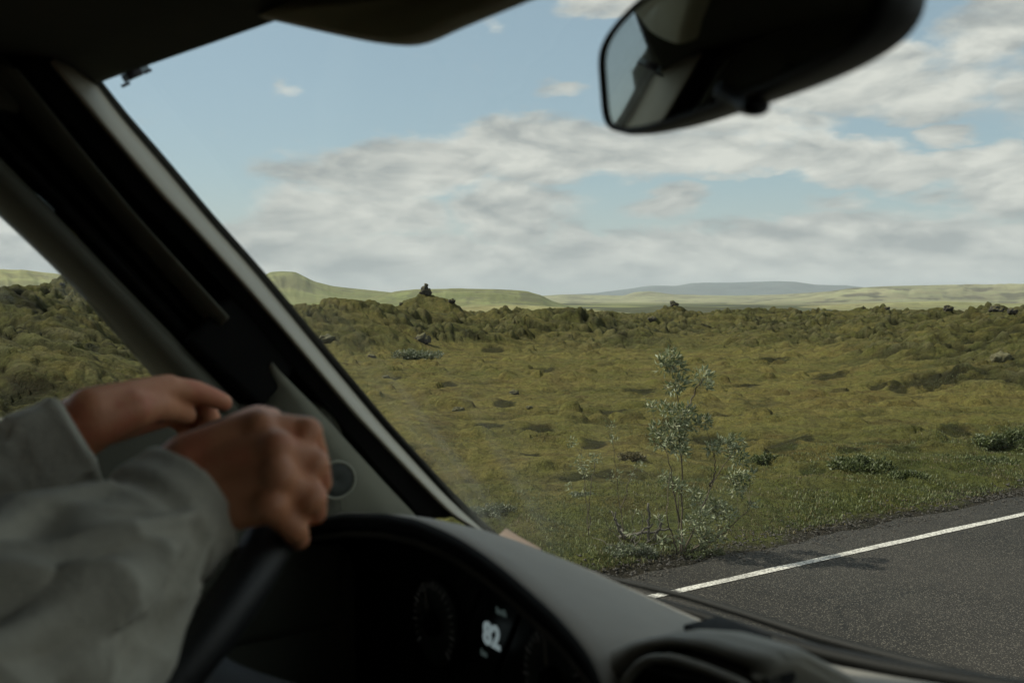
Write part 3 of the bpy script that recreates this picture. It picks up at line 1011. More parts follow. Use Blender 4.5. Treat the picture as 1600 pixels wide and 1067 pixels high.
obj('rear_side_wall', *rbox(C(-1.65, 1.19, -.5), (.62, .03, .82), .02, CAR), M['lining'], car)
obj('rear_wall', *rbox(C(-2.1, .38, -.5), (.04, .85, .85), .02, CAR), M['lining'], car)
obj('cabin_floor', *rbox(C(-.65, .38, -1.4), (1.5, .86, .04), .02, CAR), M['floor'], car)
obj('firewall', *rbox(C(.78, .38, -.9), (.03, .82, .52), .02, CAR), M['matte_black'], car)
pd_ = MB()
pd_.add(*rbox(C(-.1, -.44, -.86), (.85, .04, .5), .03, CAR))
pd_.build('passenger_door', M['door_trim'], car)
obj('passenger_wall_light_block', *rbox(C(-.98, -.44, -.5), (1.17, .035, .85), .02, CAR), M['lining'], car)  # unseen wall, extended forward over the window to block side light
obj('passenger_pillar', *tube(resample([C(.2, -.44, .25), C(.45, -.44, -.02), C(.72, -.44, -.36)], 12), .045, 10), M['door_trim'], car)
pg_ = [C(.22, -.445, .24), C(.68, -.445, -.36), C(-.65, -.445, -.36), C(-.65, -.445, .24)]
obj('side_window', pg_ + [q - CL * .004 for q in pg_], [(3, 2, 1, 0), (4, 5, 6, 7), (0, 1, 5, 4), (1, 2, 6, 5), (2, 3, 7, 6), (3, 0, 4, 7)], gm, car, False)

# dashboard -------------------------------------------------------------
HOOD = [(420, 850), (455, 826), (490, 812), (540, 803), (600, 803), (650, 812), (690, 828), (720, 843), (760, 869), (800, 900), (840, 935), (870, 962), (905, 1002), (925, 1030), (940, 1062), (950, 1110), (952, 1180)]
hood = np.array([PU(x, y, .45) for x, y in HOOD])
BASE = [(470, 800), (560, 799), (640, 806), (700, 818), (740, 828), (780, 843), (900, 889), (1000, 931), (1100, 971), (1200, 1008), (1300, 1038), (1400, 1057), (1500, 1073), (1600, 1090)]
basel = np.array([PU(x, y, .47 + .21 * min(1, max(0, (x - 470) / 330.))) for x, y in BASE])
basel = np.vstack([basel, [C(.68, .2, -.31), C(.66, 0, -.315), C(.62, -.25, -.32), C(.56, -.42, -.32)]])
hz_ = np.array([[(p - EYEV) @ CL, (p - EYEV) @ CZ] for p in hood]); hz_ = hz_[np.argsort(hz_[:, 0])]
bz_ = np.array([[(p - EYEV) @ CL, (p - EYEV) @ CZ, (p - EYEV) @ CF] for p in basel]); bz_ = bz_[np.argsort(bz_[:, 0])]
VG = np.r_[np.linspace(1.22, .60, 70), np.linspace(.595, .50, 24), np.linspace(.49, -.42, 40)]


def hood_z(v):
    v = np.asarray(v, float)
    z = np.interp(v, hz_[:, 0], hz_[:, 1])
    return np.where(v < .545, np.maximum(-.318 - .002 * (0 * v), z - (.545 - v) * 1.6) * 0 + np.maximum(-.318, z - (.545 - v) * 1.6), z)


def dash_z(f, v):
    """height of the dash top: f = 0 at the instrument hood lip, 1 at the foot of the glass"""
    zb = np.interp(v, bz_[:, 0], bz_[:, 1])
    k = f ** 1.35
    return hood_z(v) * (1 - k) + zb * k + .002 * math.sin(math.pi * f) - (.005 if f == 0 else 0)


def dash_row(f):
    ub = np.interp(VG, bz_[:, 0], bz_[:, 2]); u = .45 * (1 - f) + ub * f
    return np.array([C(a_, b_, c_) for a_, b_, c_ in zip(u, VG, dash_z(f, VG))])


drows = [dash_row(f) for f in (0, .03, .1, .22, .36, .5, .65, .8, .92, 1.0)]
dlow = [r - CZ * .02 for r in drows[::-1]]
ring_ = drows + dlow
dV = np.array([p for r in zip(*ring_) for p in r]); nc_ = len(ring_)
dash = obj('dashboard', dV, grid_faces(len(VG), nc_, True) + [tuple(range(nc_))[::-1], tuple((len(VG) - 1) * nc_ + i for i in range(nc_))], M['dash'], car)
fr_ = MB()
fr_.add(*rbox(C(.52, -.02, -.60), (.12, .42, .25), .03, CAR))
fr_.build('dash_front', M['dash'], dash)
# instrument hood: black underside running forward to the panel
hv_ = VG[(VG > .52)]
hrow = lambda u, dz, f=0: np.array([C(u, v_, z_ + dz) for v_, z_ in zip(hv_, dash_z(f, hv_))])
ih = slab([hrow(.449, .002), hrow(.444, -.004), hrow(.449, -.013), hrow(.49, -.030, .17), hrow(.545, -.034, .4)], CZ, .004, 'instrument_hood', M['matte_black'], dash, 110)
cv_ = np.linspace(1.25, .535, 60)
ctop = [(v_, float(dash_z(.38, np.array([v_]))[0]) - .032) for v_ in cv_]
prof_ = [C(.53, a_, b_) for a_, b_ in ctop] + [C(.53, .535, -.8), C(.53, 1.25, -.8)]
npf = len(prof_)
cluster = obj('instrument_cluster', prof_ + [q + CF * .02 for q in prof_], [tuple(range(npf)), tuple(range(npf, 2 * npf))[::-1]] + [(k, (k + 1) % npf, (k + 1) % npf + npf, k + npf)[::-1] for k in range(npf)], M['cluster'], car, False)
cn = -CF
UCL = .525


def on_panel(px, py, off=0.0):
    return PU(px, py, UCL - off)


for (gx_, gy_, r_, ang) in ((682, 972, .047, 105), (868, 1062, .047, 97)):
    gc_ = on_panel(gx_, gy_, .002)
    dm = MB(); dm.add(*disc(gc_, cn, r_, r_, .003))
    dial = dm.build('gauge', M['dial'], cluster)
    tk = MB()
    for k in range(25):
        w = rad(-40 + k * 260 / 24)
        dirv = math.cos(w) * CL * 1.0 + math.sin(w) * CZ
        tk.add(*rbox(gc_ - CF * .0045 + dirv * r_ * .86, (.0006, .0004 if k % 3 else .0007, .003 if k % 3 else .0048), .0002, [CF, np.cross(dirv, CF), dirv], 1))
    tk.build('tick_marks', M['tick'], cluster)
    w = rad(ang)
    dirv = math.cos(w) * (-CL) + math.sin(w) * CZ
    nd = MB(); nd.add(*tube(resample([gc_ - CF * .009 + dirv * .014, gc_ - CF * .009 + dirv * r_ * .8], 8), np.linspace(.0016, .0008, 8), 8))
    nd.build('needle', M['needle'], cluster)
    hbm = MB(); hbm.add(*disc(gc_ - CF * .006, cn, .013, .013, .005)); hbm.build('needle_hub', M['matte_black'], cluster)
sep_ = MB()
for x in (730, 806):
    sep_.add(*tube(resample([on_panel(x + 20, 925, .006), on_panel(x - 4, 985, .008), on_panel(x - 30, 1050, .006)], 12), .003, 8))
sep_.build('panel_rib', M['matte_black'], cluster)


def text(body, px, py, size, mat, name, parent, bold=.0, off=.004):
    cu = bpy.data.curves.new(name, 'FONT'); cu.body = body; cu.size = size; cu.align_x = 'CENTER'; cu.align_y = 'CENTER'; cu.extrude = .0006; cu.offset = bold
    to = bpy.data.objects.new(name, cu); S.collection.objects.link(to)
    dg = bpy.context.evaluated_depsgraph_get()
    me = bpy.data.meshes.new_from_object(to.evaluated_get(dg), depsgraph=dg)
    bpy.data.objects.remove(to)
    V = np.zeros(len(me.vertices) * 3); me.vertices.foreach_get('co', V); V = V.reshape(-1, 3)
    c = on_panel(px, py, off)
    Wd = np.array([c - q[0] * CL + q[1] * CZ - q[2] * CF for q in V])
    F = [tuple(p.vertices) for p in me.polygons]
    return obj(name, Wd, F, mat, parent, False)


text('82', 768, 994, .030, M['lcd'], 'speed_digits', cluster, .0011)
text('km/h', 783, 956, .0085, M['lcd_dim'], 'unit_text', cluster, .0003)
text('km', 756, 1020, .0085, M['lcd_dim'], 'unit_text', cluster, .0003)

# air vent pod at the right of the hood
POD = [(925, 1075), (932, 1045), (950, 1022), (987, 1001), (1044, 990), (1110, 995), (1162, 1010), (1206, 1023), (1216, 1036), (1204, 1056), (1190, 1080)]
pod = np.array([PU(x, y, .47) for x, y in POD])
POD2 = [(950, 1085), (960, 1055), (985, 1030), (1010, 1018), (1050, 1017), (1100, 1032), (1150, 1052), (1180, 1066), (1186, 1072), (1182, 1080), (1176, 1090)]
pod2 = np.array([PU(x, y, .455) for x, y in POD2])
POD3 = [(962, 1090), (972, 1064), (992, 1040), (1012, 1030), (1045, 1030), (1090, 1044), (1140, 1064), (1165, 1078), (1168, 1084), (1165, 1090), (1160, 1098)]
pod3 = np.array([PU(x, y, .455) for x, y in POD3])
slab([pod + CF * .16 - CZ * .10, pod + CF * .07 - CZ * .030, pod + CF * .02 - CZ * .002, pod, mid(pod, pod2, .5, len(pod)) + CZ * .002, pod2 + CF * .012], CF, .01, 'vent_pod', M['vent'], dash, 50)
pod_in = slab([pod2 + CF * .010, pod2 + CF * .03, pod2 * .5 + pod3 * .5 + CF * .03, pod3 + CF * .02], CF, .006, 'vent_groove', M['matte_black'], dash, 50)
vr = MB(); vr.add(*tube(resample(pod3 + CF * .004, 50), .0035, 8)); vr.build('vent_rim', M['vent'], dash)
vcen = (pod3[0] + pod3[-1]) / 2 + CF * .02
cav = np.vstack([[vcen], resample(pod3, 40) + CF * .012])
obj('vent_cavity', np.vstack([cav, cav + CF * .004]), [(0, i, i + 1) for i in range(1, 40)] + [(41, i + 42, i + 41) for i in range(1, 40)], M['matte_black'], dash)
vs = MB()
for k in range(3):
    vs.add(*tube(resample([vcen + (pod3[2 + k] - vcen) * .93, vcen + (pod3[-3 - k] - vcen) * .93], 8) + CF * .004, .0016, 6))
vs.build('vent_slats', M['black'], dash)
nt_ = MB(); nt_.add(*rbox(PU(1136, 989, .585), (.02, .03, .003), .002, CAR)); nt_.build('dash_slot', M['matte_black'], dash)

# windscreen: pane between the base and the header
n = 40
top = resample(HEAD[3:], n)
b_l = np.array([PV(774, 838, 1.15), PU(900, 895, .70), PU(1000, 935, .715), PU(1100, 972, .725), PU(1250, 1020, .73), PU(1400, 1052, .73), PU(1500, 1066, .73), C(.72, .2, -.31), C(.68, -.1, -.315), C(.6, -.42, -.32)])
bot = resample(b_l, n)
ns = 16
fade = np.clip(np.arange(n) / 8.0, 0, 1)[:, None]
ws = [top * (1 - f) + bot * f + (CF * .8 + CZ * .6)[None] * .03 * math.sin(math.pi * f) * fade - (CF * .012 - CL * .004)[None] * (1 - fade) for f in np.linspace(0, 1, ns)]
wV = np.array([p for r in ws for p in r])
nV = len(wV)
wV2 = wV + (CF * .7 + CZ * .5) * .005
gF = grid_faces(ns, n)
lo_v, hi_v = .62, .95
zt = 1.95
base_o = ORIGIN[car]
cv0 = base_o @ CL
M['wglass'] = glass('windscreen_glass', (.80 - cv0, 1.02 - cv0, EYE - .25, EYE + .04))
wind = obj('windscreen', np.vstack([wV, wV2]), gF + [tuple(i + nV for i in f[::-1]) for f in gF], M['wglass'], car)
# lower seal, wiper
ls = MB(); P_ = resample([PU(790, 852, .69), PU(900, 893, .695), PU(1000, 933, .70), PU(1110, 966, .705), PU(1206, 998, .705), PU(1300, 1024, .70), PU(1400, 1046, .70), PU(1520, 1066, .70), PU(1700, 1092, .70)], 70)
ls.add(*tube(P_, np.r_[np.linspace(.003, .0065, 30), np.linspace(.0065, .009, 25), np.full(15, .009)], 10, flat=.8))
ls.build('lower_seal', M['rubber'], wind)
wp = MB(); P_ = resample([PU(850, 866, .74), PU(950, 903, .755), PU(1070, 931, .765), PU(1162, 959, .77), PU(1276, 996, .775), PU(1381, 1024, .78), PU(1512, 1058, .785), PU(1640, 1094, .79)], 60)
wp.add(*tube(P_, np.r_[np.linspace(.0022, .004, 20), np.linspace(.004, .0075, 40)], 8))
wp.build('wiper', M['rubber'], car)
ns_ = MB()
nose = []
for f, (du, dz) in enumerate(((0, -.03), (.03, -.05), (.12, -.16), (.25, -.34), (.33, -.6), (.34, -1.2))):
    nose.append(bot + CF * du + CZ * dz)
slab(nose, -CF - CZ, .02, 'bonnet', M['paint'], car, 50)

# sticker in the top corner of the glass
st_ = thing_mb = MB()
sa = PV(192, 131, 1.08); sb = PV(243, 108, 1.08)
dx_ = (sb - sa) / np.linalg.norm(sb - sa); nn_ = np.cross(dx_, CZ); nn_ /= np.linalg.norm(nn_); up_ = np.cross(nn_, dx_)
if up_[2] < 0:
    up_ = -up_
lw = np.linalg.norm(sb - sa)
ctr = (sa + sb) / 2 
obj('sticker', *rbox(ctr + up_ * .003 - CF * .002, (lw * .40, .0008, .004), .0005, [dx_, nn_, up_], 1), M['sticker_pale'], wind)
sm_ = MB()
sm_.add(*rbox(ctr + up_ * .002 - CF * .004, (lw * .22, .001, .0042), .0006, [dx_, nn_, up_], 1))
sm_.add(*rbox(ctr - dx_ * lw * .36 - up_ * .004 - CF * .004, (lw * .13, .001, .0016), .0006, [dx_, nn_, up_], 1))
sm_.add(*rbox(ctr + dx_ * lw * .36 - up_ * .001 - CF * .004, (lw * .12, .001, .0016), .0006, [dx_, nn_, up_], 1))
sm_.build('sticker_print', M['sticker'], wind)

# sun visor
VIS = [PD(425, 34, .86), PD(520, 56, .79), PD(590, 71, .735), PD(640, 77.5, .70), PD(668, 76, .685), PD(688, 68, .675), PD(705, 57, .668), PD(770, 31, .635), PD(850, -1, .60), PD(960, -44, .56), PD(1040, -90, .56), PD(960, -130, .62), PD(800, -100, .70), PD(600, -45, .80), PD(470, 5, .85)]
vv = np.array(VIS); vc_ = vv.mean(0)
q_ = resample(np.vstack([vv, vv[:1]]), 70)[:-1]
nv_ = np.cross(vv[3] - vv[0], vv[8] - vv[3]); nv_ /= np.linalg.norm(nv_)
if nv_[2] < 0:
    nv_ = -nv_
Vv, prof = [], ((.0, .004), (.90, .0), (.965, .002), (.995, .006), (1.0, .010), (.985, .015), (.9, .018), (0, .018))
for (s_, h_) in prof:
    for p_ in q_:
        Vv.append(vc_ + (p_ - vc_) * max(s_, .001) + nv_ * h_)
visor = obj('sun_visor', Vv, grid_faces(len(prof), len(q_), True), M['visor'], car)

# rear view mirror
ml, mr = C(.418, .512, .139), C(.345, .250, .139)
ax = (mr - ml); mlen = np.linalg.norm(ax); ax /= mlen
ang_down = rad(5.0)
nrm = np.cross(ax, CZ); nrm /= np.linalg.norm(nrm)
if nrm @ CF > 0:
    nrm = -nrm
nrm = nrm * math.cos(ang_down) - CZ * math.sin(ang_down)
mup = np.cross(nrm, ax)
if mup[2] < 0:
    mup = -mup
mc = (ml + mr) / 2
hw = mlen / 2


def mirror_outline(k=1.0, n=96):
    P = []
    for i in range(n):
        w = 2 * math.pi * i / n
        c_, s_ = math.cos(w), math.sin(w)
        e_ = 2 / 5.0
        x = math.copysign(abs(c_) ** e_, c_); y = math.copysign(abs(s_) ** e_, s_)
        hh = .0405 - .004 * max(0, abs(x) - .1) ** 2
        if y > 0:
            hh -= .010 * max(0, abs(x) - .55)
        P.append((x * hw * k - (1 - k) * 0, y * hh * (1 - (1 - k) * 3.2)))
    return P


mpts = mirror_outline()
Vm = []
lay = [(0.0, .0), (.965, .0), (.985, .004), (1.0, -.004), (1.0, -.012), (.96, -.026), (.8, -.036), (0, -.040)]
for s_, h_ in lay:
    for (a_, b_) in (mirror_outline(s_) if .9 < s_ < 1 and h_ > -.01 else [(x * s_, y * s_) for x, y in mpts]):
        Vm.append(mc + ax * a_ + mup * b_ + nrm * h_)
mir = obj('rear_view_mirror', Vm, grid_faces(len(lay), 96, True), M['black'], car)
Vg = [mc + nrm * .0012]
for (a_, b_) in mirror_outline(.962):
    Vg.append(mc + ax * a_ + mup * b_ + nrm * .0012)
obj('mirror_glass', Vg, [(0, 1 + i, 1 + (i + 1) % 96) for i in range(96)], M['mirror'], mir, False)
tb = MB()
tp = [mc + ax * .012 - mup * .032 - nrm * .008, mc + ax * .024 - mup * .039 - nrm * .004, mc + ax * .036 - mup * .044, mc + ax * .047 - mup * .046 + nrm * .004]
tb.add(*tube(resample(tp, 14), np.r_[np.linspace(.013, .0075, 7), np.linspace(.0075, .0065, 7)], 12, flat=.7))
tb.build('dipping_lever', M['black'], mir)
stm = MB(); stm.add(*tube(resample([mc - nrm * .03 + mup * .01, mc - nrm * .045 + mup * .05, C(.45, .38, .255)], 14), .009, 10)); stm.build('mirror_stem', M['black'], mir)

# steering wheel
WU, WV_, WZ, WT, WR = .1455, .801, -.2405, .861, .198
wc = C(WU, WV_, WZ)
w_up = math.sin(WT) * CF + math.cos(WT) * CZ
w_n = -math.cos(WT) * CF + math.sin(WT) * CZ        # towards the driver


def rim(deg_, off=0.0, out_=0.0):
    a_ = rad(deg_)
    return wc + (WR + out_) * (math.cos(a_) * w_up + math.sin(a_) * CL) + w_n * off


wheel = obj('steering_wheel', *tube([rim(k * 4) for k in range(90)], .0168, 18, True), M['leather'], car)
hm = MB()
ha, hb_ = w_up, CL
for (r_, h_) in ((.001, .0), (.05, -.001), (.066, -.008), (.072, -.022), (.06, -.05), (.001, -.052)):
    for k in range(40):
        w = 2 * math.pi * k / 40
        hm.V.append(wc + (math.cos(w) * ha * .9 + math.sin(w) * hb_) * r_ + w_n * h_)
hm.F = grid_faces(6, 40, True)
hm.build('horn_pad', M['black'], wheel)
for dg_ in (-97, 97, 180):
    sp_ = MB()
    for o_ in ((-6, 6) if dg_ == 180 else (-5, 5)):
        sp_.add(*tube(resample([wc + (rim(dg_ + o_) - wc) * .28 - w_n * .022, wc + (rim(dg_ + o_ * .7) - wc) * .65 - w_n * .018, rim(dg_ + o_ * .7)], 14), .0085, 10))
    sp_.build('spoke', M['black'], wheel)
cm = MB(); cm.add(*tube(resample([wc - w_n * .045, wc - w_n * .13, C(.5, .8, -.50)], 14), np.r_[np.linspace(.042, .055, 7), np.full(7, .06)], 20)); cm.build('steering_column', M['black'], car)
lv = MB(); lv.add(*tube(resample([wc - w_n * .075, wc - w_n * .07 - CL * .12 + w_up * .02, wc - w_n * .06 - CL * .165 + w_up * .03], 16), np.r_[np.linspace(.006, .007, 8), np.linspace(.007, .0095, 8)], 10)); lv.build('wiper_stalk', M['black'], car)
lv = MB(); lv.add(*tube(resample([wc - w_n * .075, wc - w_n * .07 + CL * .12 + w_up * .02, wc - w_n * .06 + CL * .165 + w_up * .03], 16), np.r_[np.linspace(.006, .007, 8), np.linspace(.007, .0095, 8)], 10)); lv.build('indicator_stalk', M['black'], car)
# driver's seat
se = MB()
se.add(*rbox(C(-.18, .80, -.80), (.25, .26, .08), .06, CAR)); ds = se.build('driver_seat', M['seat'], car)
bk = MB(); bd = np.array(CF) * -.35 + CZ * .94
bk.add(*rbox(C(-.52, .80, -.42), (.07, .25, .36), .06, [CF * .94 + CZ * .35, CL, bd])); bk.build('backrest', M['seat'], ds)
hr = MB(); hr.add(*rbox(C(-.66, .80, .02), (.05, .13, .09), .04, [CF * .94 + CZ * .35, CL, bd])); hr.build('headrest', M['seat'], ds)
fl = MB(); fl.add(*rbox(C(-.18, .80, -1.12), (.2, .2, .25), .03, CAR)); fl.build('seat_base', M['floor'], ds)

# pale slip of paper tucked in at the foot of the glass
pp = [PU(774, 840, .672), PU(791, 825, .69), PU(808, 836, .69), PU(846, 857, .692), PU(832, 868, .68), PU(800, 858, .672)]
pa = np.array(pp)
pcv = np.vstack([pa, pa + CF * .002 - CZ * .002])
tag(obj('paper_slip', pcv, [(0, 1, 2, 5), (5, 2, 3, 4), (11, 8, 7, 6), (10, 9, 8, 11)] + [(i, (i + 1) % 6, (i + 1) % 6 + 6, i + 6)[::-1] for i in range(6)], M['paper'], None, False),
    'small pale pink slip of paper tucked at the foot of the windscreen', 'paper')

# ------------------------------------------------------------------ the driver
per = thing('person', 'driver in a light grey sweatshirt gripping the steering wheel with both hands', 'person', tuple(C(-.25, .8, -1.3)))
bd_ = MB()


def chain(pts, rs):
    for i in range(len(pts) - 1):
        bd_.add(*capsule(pts[i], rs[i], pts[i + 1], rs[i + 1]))


Rw, Re, Rs = PD(285, 762, .655), PD(-150, 1150, .50), C(-.25, .60, -.20)
Lw, Le, Ls = PD(150, 652, .875), np.array([-.60, .72, EYE - .26]), C(-.25, 1.0, -.20)
# torso, neck, head, legs
sh_m = (Rs + Ls) / 2
pel = C(-.30, .80, -.66)
bd_.add(*ellipsoid(sh_m - CZ * .10 - CF * .01, (.10, .10, .22), rot=np.array(CAR).T))
bd_.add(*ellipsoid(sh_m - CZ * .16, (.10, .155, .24), rot=np.array(CAR).T))
bd_.add(*ellipsoid(pel + CZ * .02, (.13, .17, .13), rot=np.array(CAR).T))
bd_.add(*capsule(sh_m + CZ * .0 - CF * .01, .06, sh_m + CZ * .12 + CF * .02, .055))
hc = sh_m + CZ * .235 + CF * .05
bd_.add(*ellipsoid(hc + CZ * .015 - CF * .01, (.098, .078, .108), rot=np.array(CAR).T))
bd_.add(*ellipsoid(hc - CZ * .055 + CF * .03, (.06, .058, .06), rot=np.array(CAR).T))
bd_.add(*capsule(hc + CF * .085 + CZ * .012, .008, hc + CF * .108 - CZ * .022, .013))
bd_.add(*capsule(hc + CF * .082 - CZ * .058 + CL * .016, .008, hc + CF * .082 - CZ * .058 - CL * .016, .008))
for sgn in (-1, 1):
    bd_.add(*ellipsoid(hc + CL * sgn * .079 - CF * .005 - CZ * .005, (.022, .008, .032), rot=np.array(CAR).T))
    bd_.add(*ellipsoid(hc + CF * .083 + CL * sgn * .032 + CZ * .026, (.012, .022, .007), rot=np.array(CAR).T))
    kn = C(.16, .80 + sgn * .13, -.62); ft = C(.36, .80 + sgn * .12, -1.24)
    chain([pel + CL * sgn * .09, kn], [.085, .058]); chain([kn, ft], [.055, .038]); chain([ft, ft + CF * .17 - CZ * .05], [.038, .03])
    sh_, e_, w_ = (Rs, Re, Rw) if sgn < 0 else (Ls, Le, Lw)
    chain([sh_m, sh_], [.07, .06]); chain([sh_, e_], [.05, .038])
    chain([e_, e_ * .65 + w_ * .35, w_], [.036, .038, .027])
# right hand: back of the hand to us, fist closed round the rim, knuckles to the right
R_mcp = [PD(404, 668, .668), PD(430, 700, .652), PD(434, 744, .642), PD(422, 788, .640)]
for k, mcp in enumerate(R_mcp):
    bd_.add(*capsule(Rw + (mcp - Rw) * .1 + (0, 0, .012 - .008 * k), .021, mcp, .0135 if k < 3 else .0125))
R_f = [[(478, 676, .682), (492, 712, .712), (474, 728, .735)], [(489, 727, .668), (497, 755, .70), (474, 762, .725)],
       [(484, 779, .655), (490, 800, .687), (468, 802, .708)], [(460, 826, .648), (466, 842, .672), (448, 838, .69)]]
for k in range(4):
    P_ = [R_mcp[k]] + [PD(*q) for q in R_f[k]]
    rr_ = ([.0115, .0112, .0098, .0085], [.012, .0115, .010, .0085], [.0112, .0108, .0095, .008], [.0098, .0092, .008, .007])[k]
    for i in range(3):
        bd_.add(*capsule(P_[i], rr_[i], P_[i + 1], rr_[i + 1]))
for q in R_mcp:      # knuckle heads stand a little proud
    bd_.add(*ellipsoid(q + (EYEV - q) * .008, (.0125, .0125, .0125)))
for q in [P for P in (PD(478, 676, .678), PD(489, 727, .664), PD(484, 779, .651))]:
    bd_.add(*ellipsoid(q, (.0118, .0118, .0118)))
P_ = [Rw + (0, .0, .01), PD(335, 712, .685), PD(372, 674, .715), PD(402, 656, .752), PD(424, 655, .785)]
for i in range(4):
    bd_.add(*capsule(P_[i], [.022, .0185, .0138, .0118][i], P_[i + 1], [.0185, .0138, .0118, .0095][i]))
bd_.add(*capsule(Rw, .026, PD(350, 735, .665), .026)); bd_.add(*capsule(PD(350, 735, .665), .026, PD(405, 735, .660), .018))
# left hand: over the top of the rim, thumb side to us, first finger lying forward
L_mcp = [PD(262, 607, .925), PD(272, 612, .955), PD(270, 625, .985), PD(262, 645, 1.005)]
for k, mcp in enumerate(L_mcp):
    bd_.add(*capsule(Lw + (0, .012 * k - .012, .006 - .004 * k), .022, mcp, .0138))
L_f = [[(305, 612, .945), (333, 622, .955), (350, 629, .962)], [(312, 622, .975), (330, 655, .985), (315, 682, .98)],
       [(305, 640, 1.0), (318, 672, 1.005), (300, 695, .995)], [(290, 660, 1.015), (298, 688, 1.015), (284, 705, 1.005)]]
for k in range(4):
    P_ = [L_mcp[k]] + [PD(*q) for q in L_f[k]]
    rr_ = [.0125, .0112, .0098, .0085]
    for i in range(3):
        bd_.add(*capsule(P_[i], rr_[i], P_[i + 1], rr_[i + 1]))
P_ = [Lw + (0, -.01, -.004), PD(205, 640, .885), PD(240, 634, .905), PD(268, 640, .93), PD(292, 648, .945)]
for i in range(4):
    bd_.add(*capsule(P_[i], [.024, .020, .015, .0118][i], P_[i + 1], [.020, .015, .0118, .009][i]))
bd_.add(*capsule(Lw, .027, PD(225, 635, .93), .024))
body_o = fuse('body', bd_, .0026, 4, M['skin'], per)
# clothing
sw = MB()
sw.add(*ellipsoid(sh_m - CZ * .18, (.135, .195, .27), rot=np.array(CAR).T)); sw.add(*ellipsoid(pel + CZ * .08, (.15, .19, .12), rot=np.array(CAR).T))
sw.add(*capsule(sh_m + CL * .08 - CZ * .01, .085, Ls, .078)); sw.add(*capsule(sh_m - CL * .08 - CZ * .01, .085, Rs, .078))


def sleeve(sh_, e_, w_, cuff, r_e, r_c, folds):
    sw.add(*capsule(sh_, .078, e_, r_e))
    t_ = (cuff - e_); L = np.linalg.norm(t_); t_ = t_ / L
    a_, b_ = frame_of(t_)
    n_ = 40
    P, R = [], []
    for i in range(n_):
        f = i / (n_ - 1)
        P.append(e_ + t_ * L * f); R.append(r_e + (r_c - r_e) * f ** .8 + .004 * math.sin(f * 23) * (1 - f) - (.005 if .80 < f < .86 else 0))
    V, F = tube(P, R, 40)
    V = [p_ + 0 for p_ in V]
    sw.add(V, F)
    for k in range(32):
        pass
    ring_ = [cuff - t_ * .004 + (math.cos(w) * a_ + math.sin(w) * b_) * (r_c * .98) for w in np.linspace(0, 2 * math.pi, 48)[:-1]]
    sw.add(*tube(ring_, .0042, 8, True))
    for (f0, w0, f1, w1, r_) in folds:
        pts = []
        for s_ in np.linspace(0, 1, 14):
            f = f0 + (f1 - f0) * s_; w = w0 + (w1 - w0) * s_
            rr_ = r_e + (r_c - r_e) * f ** .8
            pts.append(e_ + t_ * L * f + (math.cos(w) * a_ + math.sin(w) * b_) * rr_ * 1.0)
        sw.add(*tube(pts, r_ * np.sin(np.linspace(.25, math.pi - .25, 14)), 8))


Rcuff = PD(300, 782, .655)
fR = [(.1, w0, .8, w0 + dw, r_) for w0, dw, r_ in ((0.2, .9, .019), (1.3, -.7, .017), (2.2, .8, .018), (3.1, -.9, .016), (4.0, .7, .019), (4.9, -.6, .017), (5.6, .5, .016))]
fR += [(.45, w0, .92, w0 + dw, r_) for w0, dw, r_ in ((0.8, -.8, .007), (2.7, .6, .007), (4.4, -.8, .008), (5.3, .7, .007))]
sleeve(Rs, Re, Rw, Rcuff, .078, .039, fR)
Lcuff = PD(122, 690, .865)
sleeve(Ls, Le, Lw, Lcuff, .078, .046, [(a_, b_ + 1, c_, d_ + 1, e2) for a_, b_, c_, d_, e2 in fR[:7]])
shirt = fuse('sweatshirt', sw, .0035, 3, M['sweat'], per)
me = shirt.data
nV_ = len(me.vertices)
co_ = np.zeros(nV_ * 3); me.vertices.foreach_get('co', co_); co_ = co_.reshape(-1, 3)
no_ = np.zeros(nV_ * 3); me.vertices.foreach_get('normal', no_); no_ = no_.reshape(-1, 3)
t_ = (Rcuff - Re) / np.linalg.norm(Rcuff - Re)
q1 = co_ @ t_; q2 = co_ @ np.cross(t_, RT); q3 = co_ @ np.cross(t_, np.cross(t_, RT))
ridge = 1 - np.abs(fbm(q1 * 5 + q3 * 4, q2 * 11 + q3 * 10 + q1 * 3, 2, 881))
ridge2 = 1 - np.abs(fbm(q1 * 9 + q3 * 9 + 3, q2 * 12 - q1 * 7, 2, 891))
near_cuff = np.clip(np.minimum(np.linalg.norm(co_ + ORIGIN[shirt] - Rcuff, axis=1), np.linalg.norm(co_ + ORIGIN[shirt] - Lcuff, axis=1)) / .06 - .3, 0, 1)
co_ = co_ + no_ * ((.013 * ridge ** 4 + .004 * ridge2 ** 3 - .006) * near_cuff)[:, None]
me.vertices.foreach_set('co', co_.ravel()); me.update()
tr_ = MB()
tr_.add(*ellipsoid(pel + CZ * .0, (.155, .195, .12), rot=np.array(CAR).T))
for sgn in (-1, 1):
    kn = C(.16, .80 + sgn * .13, -.62); ft = C(.34, .80 + sgn * .12, -1.18)
    tr_.add(*capsule(pel + CL * sgn * .09, .1, kn, .075)); tr_.add(*capsule(kn, .072, ft, .055))
fuse('trousers', tr_, .008, 6, M['trousers'], per)
hr_ = MB(); hr_.add(*ellipsoid(hc + CZ * .032 - CF * .022, (.098, .086, .108), rot=np.array(CAR).T))
fuse('hair', hr_, .006, 3, M['hair'], per)

# ------------------------------------------------------------------ rocks


